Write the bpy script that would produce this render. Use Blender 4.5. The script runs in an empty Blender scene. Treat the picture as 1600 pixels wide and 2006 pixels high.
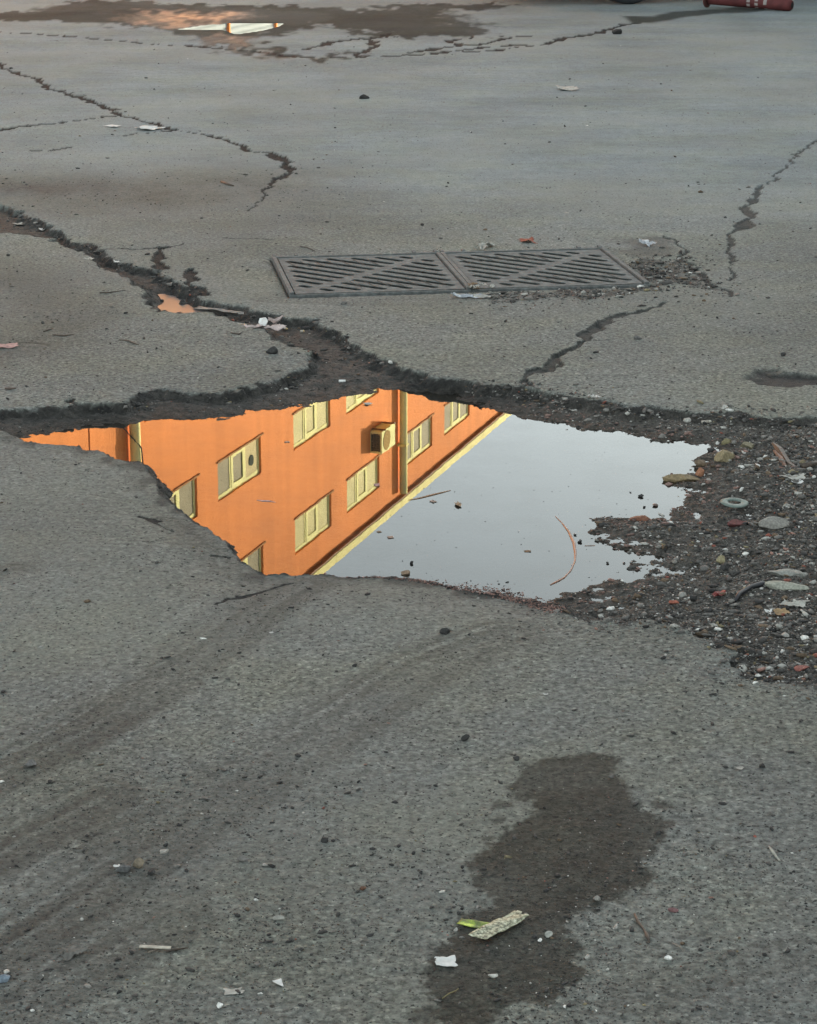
import bpy, bmesh, math, random
import numpy as np
from mathutils import Vector, Matrix

# ------------------------------------------------------------------ camera, sky, sun
S = bpy.context.scene
C = S.collection
F, YH, H = 4291.0, -332.0, 1.6           # focal length in photo pixels, horizon row, eye height (m)
P = math.atan((1003 - YH) / F)
CP, SP = math.cos(P), math.sin(P)
cam = bpy.data.cameras.new('camera'); camo = bpy.data.objects.new('camera', cam); C.objects.link(camo)
camo.location = (0, 0, H); camo.rotation_euler = (math.pi / 2 - P, 0, 0)
cam.sensor_fit = 'VERTICAL'; cam.sensor_height = 24.0; cam.lens = 24.0 * F / 2006.0
cam.clip_start = 0.05; cam.clip_end = 2000
S.camera = camo

SUN_AZ = math.radians(43.4)              # to the right of the viewing direction
SUN_EL = math.radians(12.5)
W = bpy.data.worlds.new('World'); S.world = W; W.use_nodes = True
nt = W.node_tree; nt.nodes.clear()
out = nt.nodes.new('ShaderNodeOutputWorld'); bg = nt.nodes.new('ShaderNodeBackground')
sky = nt.nodes.new('ShaderNodeTexSky'); sky.sky_type = 'NISHITA'; sky.sun_disc = False
sky.sun_elevation = SUN_EL; sky.sun_rotation = SUN_AZ
sky.air_density = 1.0; sky.dust_density = 1.2; sky.ozone_density = 1.2
hs = nt.nodes.new('ShaderNodeHueSaturation'); hs.inputs['Saturation'].default_value = 0.23
tn = nt.nodes.new('ShaderNodeMix'); tn.data_type = 'RGBA'; tn.blend_type = 'MULTIPLY'; tn.inputs[0].default_value = 1; tn.inputs[7].default_value = (.935, 1.0, .975, 1)
nt.links.new(sky.outputs[0], hs.inputs['Color']); nt.links.new(hs.outputs[0], tn.inputs[6]); nt.links.new(tn.outputs[2], bg.inputs[0])
bg.inputs[1].default_value = 0.125
nt.links.new(bg.outputs[0], out.inputs[0])

sl = bpy.data.lights.new('sun', 'SUN'); so = bpy.data.objects.new('sun', sl); C.objects.link(so)
sl.energy = 5.0; sl.angle = math.radians(0.5); sl.color = (1.0, 0.87, 0.60)
sd_ = Vector((math.sin(SUN_AZ) * math.cos(SUN_EL), math.cos(SUN_AZ) * math.cos(SUN_EL), math.sin(SUN_EL)))
so.rotation_euler = sd_.to_track_quat('Z', 'Y').to_euler(); so.location = (30, 30, 30)
S.view_settings.view_transform = 'Standard'; S.view_settings.look = 'None'
S.view_settings.exposure = 2.22; S.view_settings.gamma = 1.0

rnd = random.Random(7)
RS = np.random.RandomState(11)
WZ = -0.038                               # level of the water in the big pothole

# ------------------------------------------------------------------ helpers
def ray(x, y):
    u = (x - 800) / F; v = (1003 - y) / F
    return (u, CP + v * SP, -SP + v * CP)
def G(x, y, z=0.0):
    r = ray(x, y); t = (z - H) / r[2]
    return (r[0] * t, r[1] * t)

def tag(o, label=None, cat=None, group=None, kind=None):
    if label: o['label'] = label
    if cat: o['category'] = cat
    if group: o['group'] = group
    if kind: o['kind'] = kind
    return o
def empty(name, loc, rz=0.0, label=None, cat=None, group=None):
    o = bpy.data.objects.new(name, None); C.objects.link(o)
    o.location = loc; o.rotation_euler = (0, 0, rz); o.empty_display_size = 0.05
    return tag(o, label, cat, group)

class MB:
    def __init__(s): s.v = []; s.f = []
    def add(s, vs, fs):
        b = len(s.v); s.v += [tuple(p) for p in vs]; s.f += [tuple(b + i for i in f) for f in fs]; return s
    def box(s, x0, x1, y0, y1, z0, z1):
        vs = [(x0,y0,z0),(x1,y0,z0),(x1,y1,z0),(x0,y1,z0),(x0,y0,z1),(x1,y0,z1),(x1,y1,z1),(x0,y1,z1)]
        return s.add(vs, [(0,3,2,1),(4,5,6,7),(0,1,5,4),(1,2,6,5),(2,3,7,6),(3,0,4,7)])
    def tube(s, pts, rad, n=10, cap=True):
        pts = [Vector(p) for p in pts]
        if not hasattr(rad, '__len__'): rad = [rad] * len(pts)
        vs = []; fs = []
        up = Vector((0, 0, 1))
        for i, p in enumerate(pts):
            d = (pts[min(i+1, len(pts)-1)] - pts[max(i-1, 0)]).normalized()
            a = up if abs(d.z) < 0.9 else Vector((1, 0, 0))
            e1 = d.cross(a).normalized(); e2 = d.cross(e1)
            for k in range(n):
                t = 2 * math.pi * k / n
                vs.append(p + (e1 * math.cos(t) + e2 * math.sin(t)) * rad[i])
        for i in range(len(pts) - 1):
            for k in range(n):
                fs.append((i*n+k, i*n+(k+1) % n, (i+1)*n+(k+1) % n, (i+1)*n+k))
        if cap: fs.append(tuple(range(n))[::-1]); fs.append(tuple((len(pts)-1)*n+k for k in range(n)))
        return s.add(vs, fs)
    def build(s, name, mat, parent=None, smooth=False, bevel=0.0):
        me = bpy.data.meshes.new(name); me.from_pydata(s.v, [], s.f)
        bm = bmesh.new(); bm.from_mesh(me); bmesh.ops.recalc_face_normals(bm, faces=bm.faces[:])
        bm.to_mesh(me); bm.free()
        if smooth: me.polygons.foreach_set('use_smooth', [True] * len(me.polygons))
        o = bpy.data.objects.new(name, me); C.objects.link(o)
        if mat: me.materials.append(mat)
        if parent: o.parent = parent
        if bevel:
            m = o.modifiers.new('bevel', 'BEVEL'); m.width = bevel; m.segments = 2; m.limit_method = 'ANGLE'
        return o

def vn(x, y, seed=0):
    x = np.asarray(x, float); y = np.asarray(y, float)
    xi = np.floor(x).astype(np.int64); yi = np.floor(y).astype(np.int64)
    fx = x - xi; fy = y - yi
    fx = fx*fx*fx*(fx*(fx*6-15)+10); fy = fy*fy*fy*(fy*(fy*6-15)+10)
    def h(a, b):
        k = (a * 374761393 + b * 668265263 + seed * 1442695041) & 0xffffffff
        k = ((k ^ (k >> 13)) * 1274126177) & 0xffffffff
        k = k ^ (k >> 16)
        return (k & 0xffffff) / float(0xffffff) * 2 - 1
    a = h(xi, yi); b = h(xi+1, yi); c = h(xi, yi+1); d = h(xi+1, yi+1)
    return (a*(1-fx)+b*fx)*(1-fy) + (c*(1-fx)+d*fx)*fy
def fbm(x, y, o=4, seed=0, g=0.5):
    s = 0; a = 1; t = 0
    for i in range(o):
        s = s + a * vn(x * 2**i + 17.3*i, y * 2**i - 9.1*i, seed + i); t += a; a *= g
    return s / t
def sstep(a, b, x):
    t = np.clip((x - a) / (b - a), 0, 1); return t*t*(3-2*t)

def pdist(X, Y, pts, closed=False, vals=None):
    n = len(pts); best = np.full(X.shape, 1e9); bv = np.zeros(X.shape)
    for i in range(n if closed else n-1):
        ax, ay = pts[i][:2]; bx, by = pts[(i+1) % n][:2]
        dx, dy = bx-ax, by-ay; L = dx*dx+dy*dy + 1e-12
        t = np.clip(((X-ax)*dx+(Y-ay)*dy)/L, 0, 1)
        d = (X-ax-t*dx)**2 + (Y-ay-t*dy)**2
        m = d < best
        best = np.where(m, d, best)
        if vals is not None: bv = np.where(m, vals[i]*(1-t)+vals[(i+1) % n]*t, bv)
    best = np.sqrt(best)
    return (best, bv) if vals is not None else best
def inside(X, Y, pts):
    r = np.zeros(X.shape, bool); n = len(pts)
    for i in range(n):
        ax, ay = pts[i][:2]; bx, by = pts[(i+1) % n][:2]
        if ay == by: continue
        c = ((ay > Y) != (by > Y)) & (X < (bx-ax)*(Y-ay)/(by-ay)+ax)
        r ^= c
    return r
def sdist(X, Y, pts):
    """signed distance, negative inside; far points get a cheap positive value"""
    a = np.array(pts); x0, y0 = a.min(0)-0.6; x1, y1 = a.max(0)+0.6
    res = np.full(X.shape, 1.0)
    m = (X > x0) & (X < x1) & (Y > y0) & (Y < y1)
    if m.any():
        d = pdist(X[m], Y[m], pts, True); i = inside(X[m], Y[m], pts)
        res[m] = np.where(i, -d, d)
    return res

# ------------------------------------------------------------------ outlines of the ground's features, taken down to the ground plane
P_FAR = [(-90,380),(-30,398),(0,405),(30,408),(62,425),(78,432),(105,447),(120,455),(150,470),(190,485),(205,495),(222,507),(260,520),(300,525),(325,545),(350,553),(370,562),(385,575),(420,590),(435,597),(475,603),(485,612),(540,618),(555,629),(590,628),(620,627),(645,640),(665,655),(685,672),(700,680),(730,690),(770,712),(800,727),(850,738),(900,745),(950,752),(1000,757),(1020,764),(1035,760),(1060,770),(1100,780),(1160,785),(1200,788),(1230,795),(1300,800),(1360,810),(1430,810),(1500,817),(1560,820),(1620,822),(1720,830),(1900,900)]
P_RIGHT = [(1950,1200),(1750,1325),(1600,1335),(1560,1338),(1520,1335),(1480,1330),(1450,1320),(1435,1300),(1440,1290),(1455,1272),(1430,1262),(1400,1240),(1350,1225),(1300,1218),(1250,1212),(1200,1208),(1150,1204)]
P_NEAR = [(1100,1198,.02),(1060,1188,.035),(1020,1176,.045),(980,1168,.05),(930,1160,.05),(880,1148,.05),(820,1137,.05),(760,1132,.048),(700,1130,.045),(640,1124,.04),(580,1127,.035),(520,1128,.03),(490,1112,.03),(470,1095,.03),(455,1075,.025),(440,1058,.025),(420,1045,.025),(390,1025,.025),(360,1003,.02),(335,985,.02),(318,965,.015),(300,940,.015),(285,915,.012),(275,908,.01),(240,905,.01),(210,893,.01),(190,885,.01),(150,878,.01),(100,873,.01),(60,864,.01),(20,852,.005),(0,845,0)]
P_NEAR = [(x, y, z*.64) for x, y, z in P_NEAR]
P_LEFT = [(-60,838),(-90,830),(-90,818),(-60,812),(0,803),(30,797),(60,797),(115,793),(150,787),(220,788),(270,780),(300,772),(350,765),(380,767),(430,770),(480,757),(530,752),(570,742),(600,722),(612,705),(615,692),(600,683),(570,672),(545,662),(530,655),(500,642),(470,628),(440,620),(400,613),(350,611),(310,606),(295,597),(285,590),(285,575),(270,562),(250,548),(225,535),(200,522),(170,500),(140,480),(100,465),(60,460),(0,452),(-90,446)]
POLY_P = [G(x, y) for x, y in P_FAR+P_RIGHT] + [G(x, y, -z) for x, y, z in P_NEAR] + [G(x, y) for x, y in P_LEFT]
NEAR = [G(x, y, -z) for x, y, z in P_NEAR]; NEARD = [z for _, _, z in P_NEAR]
POLY_W = [G(x, y, WZ) for x, y in [(20,862),(50,857),(100,846),(150,838),(200,830),(265,826),(310,820),(345,818),(400,821),(450,815),(500,806),(560,802),(580,797),(620,788),(660,779),(700,771),(760,767),(800,768),(830,772),(865,774),(930,790),(965,800),(1020,813),(1070,827),(1120,835),(1180,844),(1240,852),(1300,864),(1350,873),(1405,882),(1385,897),(1380,908),(1355,925),(1330,938),(1310,948),(1330,958),(1370,965),(1355,977),(1345,992),(1335,1008),(1300,1018),(1250,1012),(1180,1016),(1145,1022),(1165,1036),(1150,1052),(1180,1062),(1215,1077),(1235,1092),(1240,1112),(1225,1132),(1180,1142),(1150,1152),(1120,1166),(1080,1172),(1000,1180),(900,1170),(760,1160),(640,1155),(520,1155),(440,1120),(360,1060),(290,990),(240,935),(170,910),(60,892),(10,878)]]
POLY_W2 = [G(x, y, -.028) for x, y in [(315,572),(345,572),(375,578),(400,587),(418,603),(424,618),(380,620),(330,612),(318,598),(325,585)]]
POLY_W3 = [G(x, y, -.004) for x, y in [(350,57),(400,49),(450,45.5),(520,45),(556,45),(545,51),(510,60),(462,67),(450,62),(440,58.5),(400,58)]]
POLY_STAIN = [G(x, y) for x, y in [(1053,1485),(1104,1475),(1154,1470),(1212,1480),(1210,1502),(1210,1529),(1239,1559),(1279,1586),(1313,1623),(1289,1650),(1242,1687),(1272,1708),(1266,1728),(1235,1738),(1218,1768),(1168,1768),(1141,1792),(1117,1809),(1131,1833),(1154,1853),(1124,1876),(1137,1897),(1127,1924),(1097,1947),(1050,1957),(996,1957),(975,1981),(935,2020),(867,2020),(840,1957),(830,1907),(840,1876),(884,1836),(888,1806),(932,1792),(979,1782),(975,1758),(935,1738),(932,1708),(945,1667),(969,1637),(1016,1606),(1050,1586),(1036,1566),(1006,1552),(1016,1525),(1023,1502)]]
STAIN_SPOTS = [(985,1572,.018),(975,1603,.016),(1312,1607,.016),(1300,1574,.014),(950,1640,.012),(1290,1566,.012),(840,1985,.03)]
POLY_WETTOP = [G(x, y) for x, y in [(-60,24),(40,20),(80,14),(120,6),(300,3),(520,12),(700,20),(800,9),(880,5),(960,3),(985,9),(960,16),(900,20),(880,28),(900,40),(960,50),(990,62),(960,72),(900,66),(820,66),(760,66),(700,63),(640,54),(600,52),(540,64),(490,72),(500,88),(640,100),(700,104),(640,111),(560,108),(490,99),(430,90),(395,75),(330,60),(250,47),(150,38),(40,34),(-60,36)]]
POLY_FILM = [G(x, y) for x, y in [(250,24),(320,20),(420,22),(500,26),(520,34),(470,42),(420,46),(350,56),(300,52),(270,42),(250,34)]]
POLY_FILM2 = [G(x, y) for x, y in [(405,66),(450,66),(505,72),(500,88),(480,96),(430,88),(410,80)]]
POLY_FILM3 = [G(x, y) for x, y in [(488,100),(560,104),(620,104),(600,111),(540,110)]]
POLY_WETR = [G(x, y) for x, y in [(1215,31),(1290,31),(1300,22),(1380,16),(1440,10),(1500,6),(1545,8),(1500,20),(1420,26),(1360,34),(1290,44),(1240,48)]]
POLY_GR = [G(x, y) for x, y in [(1222,518),(1260,508),(1330,512),(1342,503),(1368,525),(1398,553),(1422,578),(1392,572),(1330,560),(1295,566),(1268,572),(1180,580),(1080,588),(960,592),(940,576),(1262,560)]]
POLY_GR2 = [G(x, y) for x, y in [(1215,470),(1310,462),(1318,480),(1330,500),(1280,505),(1240,500)]]
POLY_HOLE = [G(x, y) for x, y in [(1458,740),(1480,727),(1530,726),(1600,735),(1700,742),(1700,766),(1580,757),(1500,753)]]
CRACKS = [  # (points in the photo, half width in metres at both ends, depth)
 ([(-80,95),(0,127),(50,148),(100,170),(125,180),(160,192),(180,200),(215,213),(245,225),(300,240),(345,254)],.045,.045,.03),
 ([(345,254),(395,262),(440,272),(490,293),(530,303),(565,318)],.02,.07,.02),
 ([(-80,262),(0,253),(80,243),(140,236),(200,230),(245,225)],.04,.03,.03),
 ([(245,265),(300,260),(345,255)],.015,.02,.01),
 ([(565,318),(562,335),(548,350)],.03,.045,.02), ([(548,350),(515,380),(480,412)],.02,.004,.008),
 ([(60,296),(95,292),(130,287)],.018,.018,.01),
 ([(1640,250),(1595,275),(1565,300),(1535,340),(1500,368)],.018,.018,.008),([(1500,368),(1480,390),(1470,415),(1450,440)],.035,.035,.01),([(1450,440),(1435,470),(1428,520),(1424,548)],.022,.006,.008),
 ([(1300,592),(1260,605),(1215,625),(1185,632)],.012,.03,.01),([(1185,632),(1160,650),(1145,672),(1110,697)],.03,.022,.012),([(1145,672),(1180,670),(1200,668)],.01,.004,.008),([(1110,697),(1080,715),(1055,735),(1035,758)],.022,.028,.014),
 ([(1310,462),(1335,500),(1360,530),(1400,560),(1420,580)],.012,.02,.01),
 ([(160,487),(190,486),(250,487),(318,488)],.012,.006,.008),([(322,487),(316,505),(308,530)],.035,.03,.02),([(375,528),(382,548),(400,577)],.022,.035,.02),
 ([(-80,60),(0,63),(70,66),(200,76),(300,85),(400,91),(500,101)],.04,.05,.03),([(500,101),(560,108),(640,112),(760,110),(850,105),(970,98)],.07,.05,.02),([(970,98),(1060,88),(1110,74),(1180,62),(1240,45)],.06,.09,.015),
 ([(600,96),(650,82),(720,74),(780,72)],.09,.07,.02),([(700,108),(735,90),(720,76),(760,68)],.08,.08,.02),([(800,104),(870,92),(940,88),(1000,74)],.10,.08,.02),([(850,105),(900,98),(960,90),(1060,88)],.10,.06,.02),([(900,90),(880,80),(930,72),(1040,72)],.08,.05,.02),
 ([(0,178),(40,185)],.012,.004,.006),([(330,490),(345,478)],.01,.004,.005),
 ([(290,1022),(325,1026)],.007,.005,.003),([(395,1078),(445,1076)],.012,.014,.006),([(560,1128),(500,1145),(450,1165),(410,1185)],.009,.004,.003),
 ([(430,463),(480,466),(540,466)],.01,.004,.004),([(620,700),(690,706),(760,716)],.0,.0,.0)]
CR = [([G(x, y) for x, y in p], a*(.72 if p[0][1] < 360 else .9), b*(.72 if p[0][1] < 360 else .9), d, .8 if p[0][0] > 1030 else 1.0) for p, a, b, d in CRACKS if a > 0]
TRACKS = [([(-100,1560),(150,1440),(300,1350),(430,1260),(520,1180),(590,1130)],.10,.66),
          ([(-150,1960),(60,1830),(250,1700),(400,1600),(640,1440),(850,1300),(1000,1240)],.11,.66),
          ([(-150,1760),(50,1640),(200,1560)],.10,.6),([(-50,2010),(150,1900),(330,1800)],.14,.6),([(1250,1960),(1420,1900),(1650,1850)],.10,.35),
          ([(-60,360),(120,372),(300,380),(420,360)],.60,.75),([(-60,520),(60,560),(150,620),(60,680),(-60,700)],.22,.45),
          ([(200,1640),(330,1590),(450,1550)],.08,.5),
          ([(20,672),(60,670),(95,674)],.025,1.0),([(530,585),(760,592),(900,590)],.12,.3),([(330,430),(420,440),(560,430)],.25,.25),([(330,1010),(420,1080),(470,1120)],.05,.40),([(-60,1130),(30,1110)],.05,.5)]
TR = [([G(x, y) for x, y in p], w, s) for p, w, s in TRACKS]
# the two drain grates
GRC = (0.177, 8.214); GRA = math.atan2(0.20, 1.325); GW, GH = 0.664, 0.731

def terrain(X, Y, masks=False):
    X = np.asarray(X, float); Y = np.asarray(Y, float)
    near = sstep(26, 18, np.abs(Y))
    base = (.005*fbm(X*.5, Y*.5, 3, 1) + .0022*fbm(X*38, Y*38, 4, 5, .6)*sstep(14, 7, Y)) * near
    wx = X + .020*vn(X*7, Y*7, 21) + .018*vn(X*24, Y*24, 22) + .008*vn(X*50, Y*50, 23)
    wy = Y + .038*vn(X*8, Y*6, 31) + .024*vn(X*24, Y*17, 32) + .009*vn(X*48, Y*34, 33)
    nd, nv = pdist(X, Y, NEAR, False, NEARD)
    nearw = np.exp(-(nd/.10)**2)
    wx = X + (wx-X)*(1-.6*nearw); wy = Y + (wy-Y)*(1-.6*nearw)
    sdp = sdist(wx, wy, POLY_P)
    sdw = sdist(X + .012*vn(X*11, Y*11, 41)+.006*vn(X*40, Y*40, 42), Y + .014*vn(X*11, Y*11, 43)+.006*vn(X*40, Y*40, 44), POLY_W)
    z = base - nv*np.exp(-(nd/.16)**2)
    crumb = sstep(.018, 0, sdp) * (.5+.5*vn(X*60, Y*60, 51))
    z = z - .009*crumb*(1-nearw)
    # muddy floor
    right = sstep(.25, .55, X + .35*(5.2-Y)*0)
    topright = right * sstep(5.2, 5.7, Y)
    slope = .12*(1-right) + .04*right + .06*topright
    top = -.022*(1-right) - .008*right - .010*topright
    top = top - .004*sstep(6.2, 7.5, Y)*(1-right)
    rough = .006*fbm(X*9, Y*9, 4, 61) + .0055*fbm(X*40, Y*40, 4, 63)
    fl = np.where(sdw < 0, WZ + np.maximum(sdw*.12, -.03), np.minimum(WZ + sdw*slope, top))
    fl = fl + rough*sstep(-.12, .02, sdw)*(1+.6*right)
    sd2 = sdist(X+.01*vn(X*20, Y*20, 71), Y+.02*vn(X*12, Y*12, 72), POLY_W2)
    fl = fl*(1-sstep(.05, -.02, sd2)) + (-.046+.006*fbm(X*20, Y*12, 3, 73))*sstep(.05, -.02, sd2)
    lw = .016+.026*np.clip(fbm(X*9, Y*6, 3, 55)*1.6+.4, 0, 1)
    ledge = np.clip((.002-sdp)/(lw+.002), 0, 1)
    ledge = np.where(sdp < .002, np.maximum(ledge, .30*sstep(.002, -.003, sdp)), 0)
    wallm = sstep(.006, 0, sdp)*sstep(-lw*1.5, -lw*.8, sdp)
    z = z*(1-ledge) + np.minimum(fl, z-.002)*ledge
    z = z + wallm*(.0060*vn(X*26, Y*70, 59)+.0035*vn(X*60, Y*130, 60))
    # cracks
    cm = np.zeros(X.shape)
    for pts, a, b, dep, cs in CR:
        ar = np.array(pts); x0, y0 = ar.min(0)-.3; x1, y1 = ar.max(0)+.3
        m = (X > x0) & (X < x1) & (Y > y0) & (Y < y1)
        if not m.any(): continue
        jx = .03*vn(X[m]*6, Y[m]*6, 81)+.014*vn(X[m]*21, Y[m]*16, 82)+.006*vn(X[m]*60, Y[m]*40, 86); jy = .045*vn(X[m]*6, Y[m]*4, 83)+.024*vn(X[m]*21, Y[m]*16, 84)+.008*vn(X[m]*60, Y[m]*40, 87)
        n = len(pts); d, w = pdist(X[m]+jx, Y[m]+jy, pts, False, [a+(b-a)*i/(n-1) for i in range(n)])
        w = w*(.62+.5*vn(X[m]*9, Y[m]*9, 85))+.002
        k = sstep(1.0, .62, d/w); cm[m] = np.maximum(cm[m], cs*sstep(1.08, .88, d/w)); z[m] -= min(dep, .012)*k*.7
    hole = sstep(.01, -.03, sdist(wx, wy, POLY_HOLE)); z -= .014*hole; cm = np.maximum(cm, .75*hole)
    sd3 = sdist(X, Y, POLY_W3); z -= .012*sstep(.03, -.02, sd3)
    # pit under the grates
    ca, sa = math.cos(GRA), math.sin(GRA)
    gx = (X-GRC[0])*ca + (Y-GRC[1])*sa; gy = -(X-GRC[0])*sa + (Y-GRC[1])*ca
    gin = np.minimum(GW-np.abs(gx), GH/2-np.abs(gy))
    z = np.where(gin > .03, -.34, z); z = np.where((gin > -.006) & (gin <= .03), np.minimum(z, -.012), z)
    z = z - .006*sstep(-.05, 0, gin)*(gin < 0)
    if not masks: return z
    off = .003+.005*vn(X*24, Y*22, 58)
    mud = sstep(off+.003, off-.001, sdp)
    crack_shade = np.maximum(cm, np.clip(sstep(off+.002, off-.001, sdp)*sstep(-lw*1.3, -lw*.5, sdp), 0, 1)*np.clip(.14+1.4*fbm(X*30, Y*24, 3, 57), 0, 1)*(1-right*.4))  # crevice shade under the ledge lip is painted in along with the cracks
    mud = np.maximum(mud, hole)
    g1 = sdist(X+.03*vn(X*14, Y*14, 91), Y+.05*vn(X*14, Y*14, 92), POLY_GR)
    mud = np.maximum(mud, sstep(.01, -.03, g1)*np.clip(.75+.9*fbm(X*30, Y*14, 3, 95), 0, 1))
    g2 = sdist(X+.04*vn(X*14, Y*14, 93), Y+.06*vn(X*14, Y*14, 94), POLY_GR2); mud = np.maximum(mud, .5*sstep(.05, -.05, g2))
    mud = np.where(gin > .03, 1, mud)
    e = .010*vn(X*13, Y*13, 101)+.011*vn(X*40, Y*40, 102)+.009*vn(X*110, Y*110, 103)+.004*vn(X*260, Y*260, 107)
    e2 = .010*vn(X*13, Y*13, 104)+.010*vn(X*40, Y*40, 105)+.009*vn(X*110, Y*110, 106)+.004*vn(X*260, Y*260, 108)
    st = sstep(.013, -.005, sdist(X+e, Y+e2, POLY_STAIN))*(.86+.14*np.clip(1+1.5*vn(X*7, Y*7, 109), 0, 1))
    for x, y, r in STAIN_SPOTS:
        c = G(x, y); d = np.hypot(X+e*.5-c[0], (Y+e2*.5-c[1])*.8)
        st = np.maximum(st, .7*sstep(r, r*.6, d))
    wobx = .25*vn(X*1.8, Y*1.2, 111)+.08*vn(X*7, Y*5, 112); woby = .5*vn(X*1.3, Y*.9, 113)+.2*vn(X*6, Y*3, 114)
    hfx = .10*vn(X*11, Y*5, 115)+.05*vn(X*28, Y*12, 116); hfy = .35*vn(X*9, Y*3, 117)+.18*vn(X*22, Y*8, 118)
    wt = sstep(.12, -.10, sdist(X+wobx*.6+hfx, Y+woby*.6+hfy, POLY_WETTOP))*(.92+.08*sstep(-.25, .05, fbm(X*2.2, Y*.9, 4, 119)))
    wt = np.maximum(wt, sstep(.03, -.08, sdist(X+wobx*.3, Y+woby*.3, POLY_WETR)))
    nearrim = nearw*np.clip(nv/.04, 0, 1)
    film = np.maximum.reduce([sstep(.12, -.35, sdist(X+wobx*.5+hfx, Y+woby*.6+hfy, q))*(.7+.3*vn(X*16, Y*6, 120)) for q in (POLY_FILM, POLY_FILM2, POLY_FILM3)])
    shore = ledge*sstep(.10, .0, sdw)
    wet = np.maximum.reduce([st, wt, shore, nearrim*sstep(.0, .03, nd)*0])
    dirt = np.zeros(X.shape)
    nz = .5+.5*fbm(X*6, Y*4, 4, 121)
    for pts, w, s in TR:
        d = pdist(X, Y, pts)
        sg = d*np.sign((X-pts[0][0])*(pts[-1][1]-pts[0][1])-(Y-pts[0][1])*(pts[-1][0]-pts[0][0])); stripes = np.clip(.6+.95*vn(sg*60+7, X*1.3, 123), .1, 1.4) if w < .2 else 1.0
        dirt = np.maximum(dirt, s*np.exp(-(d/w)**2)*(.45+1.0*nz)*stripes)
    dust = sstep(-.1, .55, fbm(X*1.1+3, Y*.9, 4, 131))
    rim = np.exp(-(np.maximum(nd-.0, 0)/.045)**2)*np.clip((nv-.03)/.02, 0, 1)*sstep(-.35, -.0, X)
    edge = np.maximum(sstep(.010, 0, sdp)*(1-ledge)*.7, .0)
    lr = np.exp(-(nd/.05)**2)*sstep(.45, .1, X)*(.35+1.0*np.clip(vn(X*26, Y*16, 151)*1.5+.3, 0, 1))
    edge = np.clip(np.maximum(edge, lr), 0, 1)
    right_m = ledge*right
    m1 = np.stack([mud, np.clip(wet, 0, 1), np.clip(dirt, 0, 1), np.clip(film, 0, 1)], -1)
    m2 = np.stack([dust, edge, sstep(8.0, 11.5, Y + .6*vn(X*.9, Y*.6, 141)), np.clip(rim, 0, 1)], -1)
    m3 = np.stack([np.clip(crack_shade, 0, 1), right*ledge, m1[:, 0]*0, m1[:, 0]*0+1], -1)
    return z, m1, m2, sdp, sdw, m3

# ------------------------------------------------------------------ materials
def mat(name, col=(.5,.5,.5), rough=.7, spec=.4, metal=0.0, var=.15, vscale=30., bump=.0, bscale=120.):
    m = bpy.data.materials.new(name); m.use_nodes = True; t = m.node_tree; b = t.nodes['Principled BSDF']
    b.inputs['Roughness'].default_value = rough; b.inputs['Specular IOR Level'].default_value = spec; b.inputs['Metallic'].default_value = metal
    tc = t.nodes.new('ShaderNodeTexCoord'); n = t.nodes.new('ShaderNodeTexNoise'); n.inputs['Scale'].default_value = vscale; n.inputs['Detail'].default_value = 5
    t.links.new(tc.outputs['Object'], n.inputs['Vector'])
    r = t.nodes.new('ShaderNodeValToRGB')
    r.color_ramp.elements[0].position = .3; r.color_ramp.elements[1].position = .7
    r.color_ramp.elements[0].color = (*[max(0, c*(1-var)) for c in col], 1); r.color_ramp.elements[1].color = (*[min(1, c*(1+var)) for c in col], 1)
    t.links.new(n.outputs['Fac'], r.inputs[0]); t.links.new(r.outputs[0], b.inputs['Base Color'])
    if bump:
        n2 = t.nodes.new('ShaderNodeTexNoise'); n2.inputs['Scale'].default_value = bscale; n2.inputs['Detail'].default_value = 4
        t.links.new(tc.outputs['Object'], n2.inputs['Vector'])
        bp = t.nodes.new('ShaderNodeBump'); bp.inputs['Strength'].default_value = bump; bp.inputs['Distance'].default_value = .002
        t.links.new(n2.outputs['Fac'], bp.inputs['Height']); t.links.new(bp.outputs[0], b.inputs['Normal'])
    return m

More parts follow.
